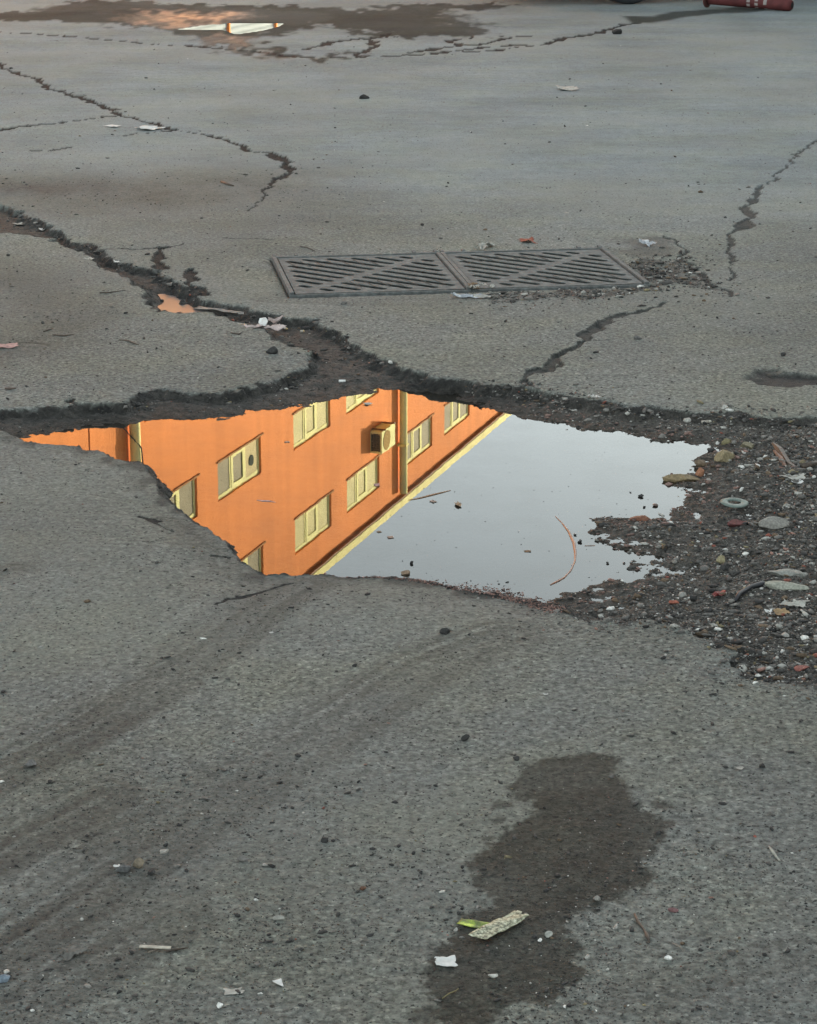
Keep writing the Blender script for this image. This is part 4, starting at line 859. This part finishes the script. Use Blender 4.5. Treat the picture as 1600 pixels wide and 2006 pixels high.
def grate(cx, side, label):
    ca, sa = math.cos(GRA), math.sin(GRA)
    rt = empty('drain_grate', (GRC[0]+cx*ca, GRC[1]+cx*sa, 0), GRA, label, 'drain grate', 'hinged cast iron drain grates')
    w, h = GW/2-.022, GH/2-.018
    x0, x1, y0, y1 = -w, w, -h, h
    outer = [(x0, y0), (x1, y0), (x1, y1), (x0, y1)]
    holes = []; ribs = MB()
    dv = Vector((1, -1)).normalized(); bv = Vector((2*w, 2*h)).normalized()      # slot direction, band direction
    nn = Vector((-bv.y, bv.x)); pitch = .064; hw = .0165
    mgn = .045
    for k in range(-9, 10):
        c = Vector((bv.x, bv.y))*(k*pitch*1.06)
        for sgn in (-1, 1):                       # from the band outward
            d = dv*sgn
            # distance to the margin rectangle
            t = 9
            for ax, lim in ((0, w-mgn*.8), (1, h-mgn)):
                if abs(d[ax]) > 1e-6:
                    tt = (math.copysign(lim, d[ax])-c[ax])/d[ax]
                    if tt < t: t = tt
            a, b = .034, t
            if b-a < .018: continue
            p, q = c+d*a, c+d*b; e = Vector((-d.y, d.x))
            pts = []
            for s in range(7):
                an = math.pi*s/6; pts.append(p + e*hw*math.cos(an) - d*hw*.8*math.sin(an))
            for s in range(7):
                an = math.pi*s/6; pts.append(q - e*hw*math.cos(an) + d*hw*.8*math.sin(an))
            if all(abs(v.x) < w-.012 and abs(v.y) < h-.012 for v in pts): holes.append([(v.x, v.y) for v in pts])
    pl = curve_plate('grate_cover', outer, holes, .0028, iron, rt); pl.location = (0, 0, .0036)
    # tread ridges across the bars near the far and near sides
    rm_ = mat('dark_iron', (.05,.047,.043), .7, .3, .2, .2)
    for k in range(9):
        for yy, s in ((h*.60, 1), (-h*.60, -1)):
            xx = -w*.35*s + (k-4)*.052 - .04*s
            if abs(xx) > w*.88: continue
            ribs = MB().add([(xx-.0014, yy-.055, .0052), (xx+.0014, yy-.055, .0052), (xx+.0014-.03, yy+.055, .0052), (xx-.0014-.03, yy+.055, .0052),
                      (xx-.0014, yy-.055, .0068), (xx+.0014, yy-.055, .0068), (xx+.0014-.03, yy+.055, .0068), (xx-.0014-.03, yy+.055, .0068)],
                     [(0,3,2,1),(4,5,6,7),(0,1,5,4),(1,2,6,5),(2,3,7,6),(3,0,4,7)]); ribs.build('tread_ridge', rm_, rt)
    f = MB(); W2, H2 = GW/2, GH/2; t0, t1 = -.05, .012
    f.box(-W2, W2, H2-.013, H2, t0, t1-.003); f.box(-W2, W2, -H2, -H2+.009, t0, t1-.008)
    f.box(-W2, -W2+.016, -H2+.0092, H2-.0132, t0, t1); f.box(W2-.016, W2, -H2+.0092, H2-.0132, t0, t1)
    f.build('frame', iron2, rt, False, .002)
    for xs in (-1, 1):
        hg = MB(); c = xs*(W2-.055)
        hg.box(c-.05, c+.05, H2+.001, H2+.038, -.03, .004); hg.box(c-.05, c-.036, H2+.0012, H2+.040, .0045, .012); hg.box(c+.036, c+.05, H2+.0012, H2+.040, .0045, .012)
        hg.build('hinge', iron2, rt, False, .002)
    return rt
grate(-GW/2-.001, -1, 'left drain grate, cast iron with diagonal slots, clean asphalt on its outer side')
grate(GW/2+.001, 1, 'right drain grate, cast iron with diagonal slots, gravelly dirt along its outer side')
# bits caught on the right grate
bx, by = G(934, 566, 0)
dl = empty('leaf_litter', (bx, by, .008), 0, 'dry leaf fragments caught on the lower left corner of the right grate', 'leaves')
for i in range(7):
    scrap('leaf_fragment', rnd.uniform(-.03, .05), rnd.uniform(-.05, .06), rnd.uniform(.015, .03), rnd.uniform(.02, .04), rnd.uniform(0, 3), brownl if i % 2 else greyp, None, None, .3, .1, .2, z=.001*i, seed=80+i, nx=6, ny=6, parent=dl)

# ------------------------------------------------------------------ the orange building whose reflection fills the puddle
PHI = math.atan2(2352-800, F/CP)
Tv = (math.sin(PHI), math.cos(PHI)); D0 = 22.0
A0 = (-D0*math.cos(PHI), D0*math.sin(PHI))
SB, SE = 22.0, 98.0
def render_paint(name, col, streak=.18, rough=.85):
    m = bpy.data.materials.new(name); m.use_nodes = True; t = m.node_tree; b = t.nodes['Principled BSDF']; b.inputs['Roughness'].default_value = rough; b.inputs['Specular IOR Level'].default_value = .08
    tc = t.nodes.new('ShaderNodeTexCoord'); mp = t.nodes.new('ShaderNodeMapping'); mp.inputs['Scale'].default_value = (1.3, 1.3, .12)
    n = t.nodes.new('ShaderNodeTexNoise'); n.inputs['Scale'].default_value = 1.6; n.inputs['Detail'].default_value = 6
    n2 = t.nodes.new('ShaderNodeTexNoise'); n2.inputs['Scale'].default_value = .35; n2.inputs['Detail'].default_value = 3
    t.links.new(tc.outputs['Object'], mp.inputs['Vector']); t.links.new(mp.outputs[0], n.inputs['Vector']); t.links.new(tc.outputs['Object'], n2.inputs['Vector'])
    ad = t.nodes.new('ShaderNodeMath'); ad.operation = 'ADD'; t.links.new(n.outputs['Fac'], ad.inputs[0]); t.links.new(n2.outputs['Fac'], ad.inputs[1])
    r = t.nodes.new('ShaderNodeValToRGB'); r.color_ramp.elements[0].position = .75; r.color_ramp.elements[1].position = 1.25
    ad2 = t.nodes.new('ShaderNodeMath'); ad2.operation = 'MULTIPLY'; ad2.inputs[1].default_value = .8; t.links.new(ad.outputs[0], ad2.inputs[0])
    r.color_ramp.elements[0].position = .6; r.color_ramp.elements[1].position = 1.0
    r.color_ramp.elements[0].color = (*[c*(1-streak) for c in col], 1); r.color_ramp.elements[1].color = (*[min(1, c*(1+streak*.5)) for c in col], 1)
    t.links.new(ad2.outputs[0], r.inputs[0]); t.links.new(r.outputs[0], b.inputs['Base Color']); return m
orange = render_paint('orange_paint', (.86,.295,.085), .14)
cream = mat('cream_frame', (.90,.86,.40), .8, .1, 0, .06, 3.)
creamd = mat('cream_gutter', (.88,.80,.36), .8, .1, 0, .12, 2.)
glassc = mat('curtained_glass', (.62,.56,.27), .7, .06, 0, .12, 1.5)
glassg = mat('grey_green_glass', (.29,.26,.17), .7, .06, 0, .12, 1.5)
conc = render_paint('cream_shutter', (.31,.35,.37), .12)

def wall_holes(mb, x0, x1, z0, z1, holes, rev):
    xs = sorted({x0, x1, *[h[0] for h in holes], *[h[1] for h in holes]}); zs = sorted({z0, z1, *[h[2] for h in holes], *[h[3] for h in holes]})
    vid = {}
    def v(x, z):
        if (x, z) not in vid: vid[(x, z)] = len(mb.v); mb.v.append((x, 0, z))
        return vid[(x, z)]
    for i in range(len(xs)-1):
        for j in range(len(zs)-1):
            cx, cz = (xs[i]+xs[i+1])/2, (zs[j]+zs[j+1])/2
            if any(h[0] < cx < h[1] and h[2] < cz < h[3] for h in holes): continue
            mb.f.append((v(xs[i], zs[j]), v(xs[i+1], zs[j]), v(xs[i+1], zs[j+1]), v(xs[i], zs[j+1])))
    for a, b, c, d in holes:
        mb.add([(a,0,c),(b,0,c),(b,0,d),(a,0,d),(a,rev,c),(b,rev,c),(b,rev,d),(a,rev,d)], [(0,4,5,1),(1,5,6,2),(2,6,7,3),(3,7,4,0)])

bld = empty('orange_building', (A0[0], A0[1], 0), math.pi/2-PHI, 'long orange apartment building with cream windows, seen mirrored in the puddle', 'building')
COLS = [26.0,30.1,35.2,44.77,48.87,54.0,58.12,63.27,67.38,72.5,76.6,82.0,86.1,91.2]
ROWS = [16.67,13.64,10.50,7.58,4.55]
WWID, WHGT = 2.83, 1.03
holes = [(c, c+WWID, r, r+WHGT) for c in COLS for r in ROWS]
gates = [(47.3,50.28),(50.35,53.3),(53.37,57.2),(58.0,64.0),(66,72)]
gh = [(a, b, .02, 3.62) for a, b in gates]
mb = MB(); wall_holes(mb, SB, SE, 0, 18.8, holes+gh, .16)
mb.build('wall', orange, bld)
mb = MB(); mb.add([(SB,0,0),(SB,13,0),(SB,13,18.8),(SB,0,18.8)], [(0,1,2,3)]); mb.add([(SE,0,0),(SE,13,0),(SE,13,18.8),(SE,0,18.8)], [(0,1,2,3)])
mb.add([(SB,13,0),(SE,13,0),(SE,13,18.8),(SB,13,18.8)], [(0,1,2,3)])
mb.build('side_wall', orange, bld)
mb = MB(); mb.box(SB-.3, SE+.3, -.04, 13.3, 18.81, 18.86); mb.add([(SB-.3,-.04,18.87),(SE+.3,-.04,18.87),(SE+.3,13.3,18.87),(SB-.3,13.3,18.87),(SB+4,6.6,19.15),(SE-4,6.6,19.15)], [(0,1,5,4),(2,3,4,5),(1,2,5),(3,0,4)])
mb.build('roof', mat('roof_tile', (.30,.12,.07), .8, .3, 0, .2, 2.), bld)
gut = MB(); s = SB
while s < SE:
    gut.box(s+.012, min(s+1.45, SE)-.012, -.16, -.012, 18.56, 18.80); s += 1.45
gut.box(SB, SE, -.150, -.014, 18.57, 18.79)
gut.build('gutter', creamd, bld)
MB().box(SB, SE, -.14, -.002, 18.50, 18.556).build('soffit', mat('soffit_eave_shade', (.28,.15,.07), .8, .3), bld)  # soffit strip, its brown standing in for the shade under the eave
def pipe(s, big=True):
    pm = MB().tube([(s, -.16, .2), (s, -.16, 18.36)], .125, 14).build('downpipe', creamd, bld, True)
    for z in np.arange(1.6, 18, 3.03):
        bk = MB(); bk.box(s-.15, s+.15, -.165, -.001, z, z+.06); bk.box(s-.135, s+.135, -.295, -.16, z+.001, z+.059)
        bk.build('pipe_clamp', creamd, pm)
for s in (25.2, 43.95, 62.75, 81.5): pipe(s)
cw = MB().tube([(43.62,-.03,4),(43.66,-.03,11.4),(43.95,-.31,11.9),(44.05,-.31,12.6),(44.0,-.03,18.3)], .018, 6).build('cable', mat('black_cable', (.05,.05,.05), .6), bld)
cw2 = MB()
for s in (42.0,): cw2.tube([(s,.0,4),(s,.0,18.3)], .02, 6)
cw2.build('conduit', render_paint('orange_conduit', (.66,.21,.065)), bld)
def window(variant):
    fr = MB(); d0, d1 = .062, .104
    fr.box(0, WWID, d0, d1, WHGT-.115, WHGT); fr.box(0, WWID, d0, d1, 0, .06)
    fr.box(0, .07, d0, d1, .0602, WHGT-.1152); fr.box(WWID-.11, WWID, d0, d1, .0602, WHGT-.1152)
    for x in (.93, 1.86): fr.box(x-.06, x+.06, d0, d1, .0602, WHGT-.1152)
    w = fr.build('window', cream, bld)
    pn = MB(); pn.box(.045, WWID-.06, .076, .086, .05, WHGT-.085)
    if variant == 2:
        pn = MB(); pn.box(.045, 1.82, .076, .086, .05, WHGT-.085)
    p = pn.build('pane', glassg if variant in (1, 2) else glassc, w)
    sh = MB(); a, b = .96, 1.83
    sh.box(a, a+.12, .048, .072, .055, WHGT-.09); sh.box(b-.12, b, .048, .072, .055, WHGT-.09); sh.box(a+.1202, b-.1202, .048, .072, .055, .135); sh.box(a+.1202, b-.1202, .048, .072, WHGT-.20, WHGT-.09)
    q = sh.build('sash', cream, w)
    si = MB().box(-.04, WWID+.14, -.035, .12, -.05, -.002).build('sill', mat('sill_stone', (.42,.22,.10), .9, .03), w)
    ex = []
    if variant == 2:
        e = MB().box(1.905, WWID-.06, .070, .084, .05, WHGT-.085).build('vent_panel', mat('cream_panel', (.62,.52,.28), .8, .1), w)
        g = MB(); n = 20; vs = [(2.30+.155*math.cos(i*2*math.pi/n), .056, .55+.155*math.sin(i*2*math.pi/n)) for i in range(n)]+[(2.30+.155*math.cos(i*2*math.pi/n), .0695, .55+.155*math.sin(i*2*math.pi/n)) for i in range(n)]
        g.add(vs, [tuple(range(n)), tuple(range(n, 2*n))[::-1]]+[(i, (i+1) % n, n+(i+1) % n, n+i) for i in range(n)])
        k = g.build('exhaust_fan', mat('fan_grey', (.07,.08,.065), .9, .03), w); ex = [e, k]
    return w, [p, q, si]+ex
protos = {v: window(v) for v in (0, 1, 2)}
used = set()
def put_window(c, r, variant):
    w, ch = protos[variant]
    if variant not in used: used.add(variant); w.location = (c, 0, r); return
    n = w.copy(); C.objects.link(n); n.location = (c, 0, r)
    for k in ch: d = k.copy(); C.objects.link(d); d.parent = n
for r in ROWS:
    for c in COLS:
        v = 0
        if (c, r) == (48.87, 13.64): v = 2
        elif (c, r) in ((48.87, 16.67), (44.77, 13.64), (63.27, 16.67), (67.38, 16.67)): v = 1
        elif r < 13 and rnd.random() < .5: v = 1
        put_window(c, r, v)
for a, b in gates:
    g = MB(); z = .03
    vs, fs = [], []
    nsl = 24; hh = 3.58/nsl
    prof = []
    for i in range(nsl): prof += [(.10, z+i*hh), (.055, z+i*hh+hh*.25), (.055, z+i*hh+hh*.75), (.10, z+i*hh+hh*.97)]
    for y_, z_ in prof: vs += [(a+.01, y_, z_), (b-.01, y_, z_)]
    for i in range(len(prof)-1): fs.append((2*i, 2*i+1, 2*i+3, 2*i+2))
    g.add(vs, fs); g.build('roller_shutter', conc if b < 60 and a > 47 else render_paint('grey_shutter', (.35,.30,.25), .2), bld)

# outdoor air conditioning unit on the wall
AX = lambda s, p, z: (A0[0]+s*Tv[0]+p*math.cos(PHI), A0[1]+s*Tv[1]-p*math.sin(PHI), z)
ac = empty('air_conditioner', AX(60.14, 0, 15.66), math.pi/2-PHI, 'cream outdoor air conditioning unit hung on the orange wall beside the downpipe', 'air conditioner')
cb = MB(); L, D1, D2, h = 1.22, -.375, -.004, .72
cb.box(0, L, D1, D2, .02, h); cb.build('casing', cream, ac, False, .012)
n = 28; vs = []
for i in range(n):
    a = 2*math.pi*i/n; vs.append((.44+.31*math.cos(a), D1-.014, .37+.30*math.sin(a)))
for i in range(n):
    a = 2*math.pi*i/n; vs.append((.44+.31*math.cos(a), D1-.001, .37+.30*math.sin(a)))
MB().add(vs, [tuple(range(n)), tuple(range(n, 2*n))[::-1]]+[(i, (i+1) % n, n+(i+1) % n, n+i) for i in range(n)]).build('fan_grille', mat('fan_tan', (.46,.31,.12), .9, .03), ac)
MB().box(-.004, -.001, D1+.05, D2-.03, .10, h-.08).build('side_shade_plate', mat('coil_shade_dark', (.05,.045,.035), .9, .03), ac)  # flat dark plate paints the shaded recess and coil behind the grille
gg = MB()
for k in range(5): gg.box(-.010, -.0045, D1+.06+k*.05, D1+.066+k*.05, .10, h-.08)
for k in range(9): gg.box(-.0135, -.0105, D1+.05, D2-.03, .12+k*.064, .127+k*.064)
gg.build('side_grille', mat('grille_tan', (.40,.30,.16), .7), ac)
for x in (.15, 1.0):
    br = MB(); br.box(x, x+.05, -.44, -.01, -.03, .015)
    br.build('bracket', mat('bracket_brown', (.25,.14,.07), .7), ac)

# ------------------------------------------------------------------ unseen grey building, added to keep the low sun off the yard
nb = empty('shading_building', (15.0, -8, 0), math.pi/2, 'two storey grey building added out of view right of the yard to shade it', 'building')
hl = [(c, c+1.5, r, r+1.4) for c in np.arange(2, 50, 3.4) for r in (1.2, 4.6)]
# wall faces the yard: local x runs along the yard, local y points away from it -> rotate so that +y is world -x, hence mirror
mb = MB(); wall_holes(mb, 0, 54, 0, 8, hl, -.18); mb.build('wall', render_paint('grey_render', (.30,.29,.27)), nb)
mb = MB(); mb.add([(0,0,0),(54,0,0),(54,-11,0),(0,-11,0),(0,0,8.02),(54,0,8.02),(54,-11,8.02),(0,-11,8.02)], [(4,5,6,7),(1,2,6,5),(2,3,7,6),(3,0,4,7)]); mb.build('side_wall', render_paint('grey_render_side', (.30,.29,.27)), nb)
MB().box(-.3, 54.3, -.3, .35, 8.03, 8.4).build('parapet', mat('pale_concrete', (.38,.37,.34), .8), nb)
wp = None
for a, b, c, d in hl:
    if wp is None:
        fr = MB(); fr.box(0, 1.5, -.17, -.12, 0, .06); fr.box(0, 1.5, -.17, -.12, 1.34, 1.4); fr.box(0, .06, -.17, -.12, .0602, 1.3398); fr.box(1.44, 1.5, -.17, -.12, .0602, 1.3398); fr.box(.72, .78, -.17, -.12, .0602, 1.3398)
        wp = fr.build('window', mat('white_frame', (.6,.6,.58), .5), nb); wpp = MB().box(.06, 1.44, -.155, -.145, .06, 1.34).build('pane', mat('dark_glass', (.05,.06,.07), .1, .6), wp); wp.location = (a, 0, c)
    else:
        q = wp.copy(); C.objects.link(q); q.location = (a, 0, c); k = wpp.copy(); C.objects.link(k); k.parent = q

# ------------------------------------------------------------------ parked van (only the foot of its front tyre is in view) and fallen bollard
vx, vy = G(1238, 10)
van = empty('parked_van', (vx, vy+.10, 0), math.radians(22), 'dark blue grey parked van whose front tyre shows at the top edge', 'van')
vbody = mat('van_paint', (.05,.07,.10), .3, .5, .2, .05, 2.)
prof = [(-.95,.32),(-.98,.62),(-.90,.95),(-.35,1.12),(.25,1.75),(.55,1.95),(3.9,1.98),(4.05,1.80),(4.08,.45),(4.0,.34)]
arch = lambda cx, r=.44: [(cx+r*math.cos(a), .30+r*math.sin(a)) for a in np.linspace(0, math.pi, 13)]
poly = prof + [(p[0], max(p[1], .32)) for p in arch(3.0)] + [(p[0], max(p[1], .32)) for p in arch(0)]
nP = len(poly); mb = MB()
mb.add([(x, .02, z) for x, z in poly]+[(x, 1.78, z) for x, z in poly], [tuple(range(nP)), tuple(range(nP, 2*nP))[::-1]]+[(i, (i+1) % nP, nP+(i+1) % nP, nP+i) for i in range(nP)])
mb.build('body', vbody, van, False, .03)
gdk = mat('van_glass', (.02,.025,.03), .05, .6)
def side_glass(y):
    pts = [(.05,1.20),(.48,1.72),(.60,1.80),(1.30,1.80),(1.30,1.20)]
    m = MB(); m.add([(x, y-.006, z) for x, z in pts]+[(x, y+.006, z) for x, z in pts], [tuple(range(5)), tuple(range(5, 10))[::-1]]+[(i, (i+1) % 5, 5+(i+1) % 5, 5+i) for i in range(5)]); m.build('side_window', gdk, van)
side_glass(.008); side_glass(1.792)
MB().box(-1.05, -.93, .05, 1.75, .32, .56).build('bumper', mat('bumper_black', (.03,.03,.03), .6), van, False, .03)
for yy in (.12, 1.42): MB().box(-1.0, -.90, yy, yy+.26, .68, .84).build('headlight', mat('lamp_glass', (.5,.5,.5), .1), van, False, .02)
MB().add([(-.37,.15,1.14),(-.37,1.65,1.14),(.23,1.58,1.76),(.23,.22,1.76),(-.39,.15,1.16),(-.39,1.65,1.16),(.21,1.58,1.78),(.21,.22,1.78)], [(0,1,2,3),(4,5,6,7),(0,1,5,4),(1,2,6,5),(2,3,7,6),(3,0,4,7)]).build('windscreen', gdk, van)
rub = mat('tyre_rubber', (.030,.034,.038), .7, .4, 0, .2, 30.)
R_T = .36
for cx in (0, 3.0):
    for yy, sgn in ((-.02, 1), (1.60, 1)):
        wh = empty('wheel', (cx, yy+.11, R_T), 0); wh.parent = van
        t = MB(); vs = []; n = 48
        pr = [(.22,-.09),(.31,-.115),(.345,-.10),(R_T,-.07),(R_T,.07),(.345,.10),(.31,.115),(.22,.09)]
        for i in range(n):
            a = 2*math.pi*i/n
            for r, y_ in pr: vs.append((r*math.cos(a), y_, r*math.sin(a)))
        k = len(pr); t.add(vs, [(i*k+j, ((i+1) % n)*k+j, ((i+1) % n)*k+(j+1) % k, i*k+(j+1) % k) for i in range(n) for j in range(k)])
        t.build('tyre', rub, wh, True)
        rm = MB().tube([(0,-.07,0),(0,.07,0)], .219, 24); rm.tube([(0,-.088,0),(0,-.0702,0)], .06, 12)
        for q in range(6):
            a = q*math.pi/3; rm.tube([(.05*math.cos(a), -.079, .05*math.sin(a)), (.205*math.cos(a), -.074, .205*math.sin(a))], .022, 6)
        rm.build('rim', mat('rim_metal', (.25,.26,.27), .4, .5, .6), wh)
# fallen bollard
p0 = Vector((*G(1392, 15), 0)); p1 = Vector((*G(1548, 22), 0)); ax = (p1-p0); Lb = ax.length
bl = empty('fallen_bollard', p0, math.atan2(ax.y, ax.x), 'fallen rusty red steel bollard with worn white rings, lying on its side', 'bollard')
redm = mat('rusty_red_paint', (.085,.022,.022), .75, .25, 0, .3, 14., .4, 60.)
rb = .056
bd = MB().tube([(-.02,0,.085),(.05,0,.083),(Lb-.03,0,rb),(Lb-.005,0,rb),(Lb+.015,0,rb)], [rb,rb,rb,rb*.95,rb*.7], 24).build('post', redm, bl, True)
MB().tube([(-.045,0,.095),(-.032,0,.095)], .095, 28).build('base_plate', mat('rust_dark', (.09,.035,.03), .8, .3, 0, .3, 20.), bl)
for k, xx in enumerate((.50, .60, .71)):
    a = xx*Lb; zc = .083+(rb-.083)*xx
    rg = MB(); nn = 26; vs = []; fs = []
    for i in range(nn):
        t = 2*math.pi*i/nn
        for q, dx in enumerate((-.016, .016)): 
            rr = rb+.0012; vs.append((a+dx, rr*math.cos(t), zc+rr*math.sin(t)))
    rr_ = random.Random(k)
    for i in range(nn):
        if rr_.random() < .62: fs.append((2*i, 2*i+1, (2*i+3) % (2*nn), (2*i+2) % (2*nn)))
    rg.add(vs, fs).build('white_ring', mat('worn_white', (.24,.21,.20), .8, .3, 0, .3, 60.), bd)
MB().tube([(Lb+.0155,0,rb),(Lb+.017,0,rb)], rb*.5, 18).build('end_dark_disc', mat('hole_shade_black', (.008,.008,.008), .9), bl)  # solid black disc, painted to look like a dark opening
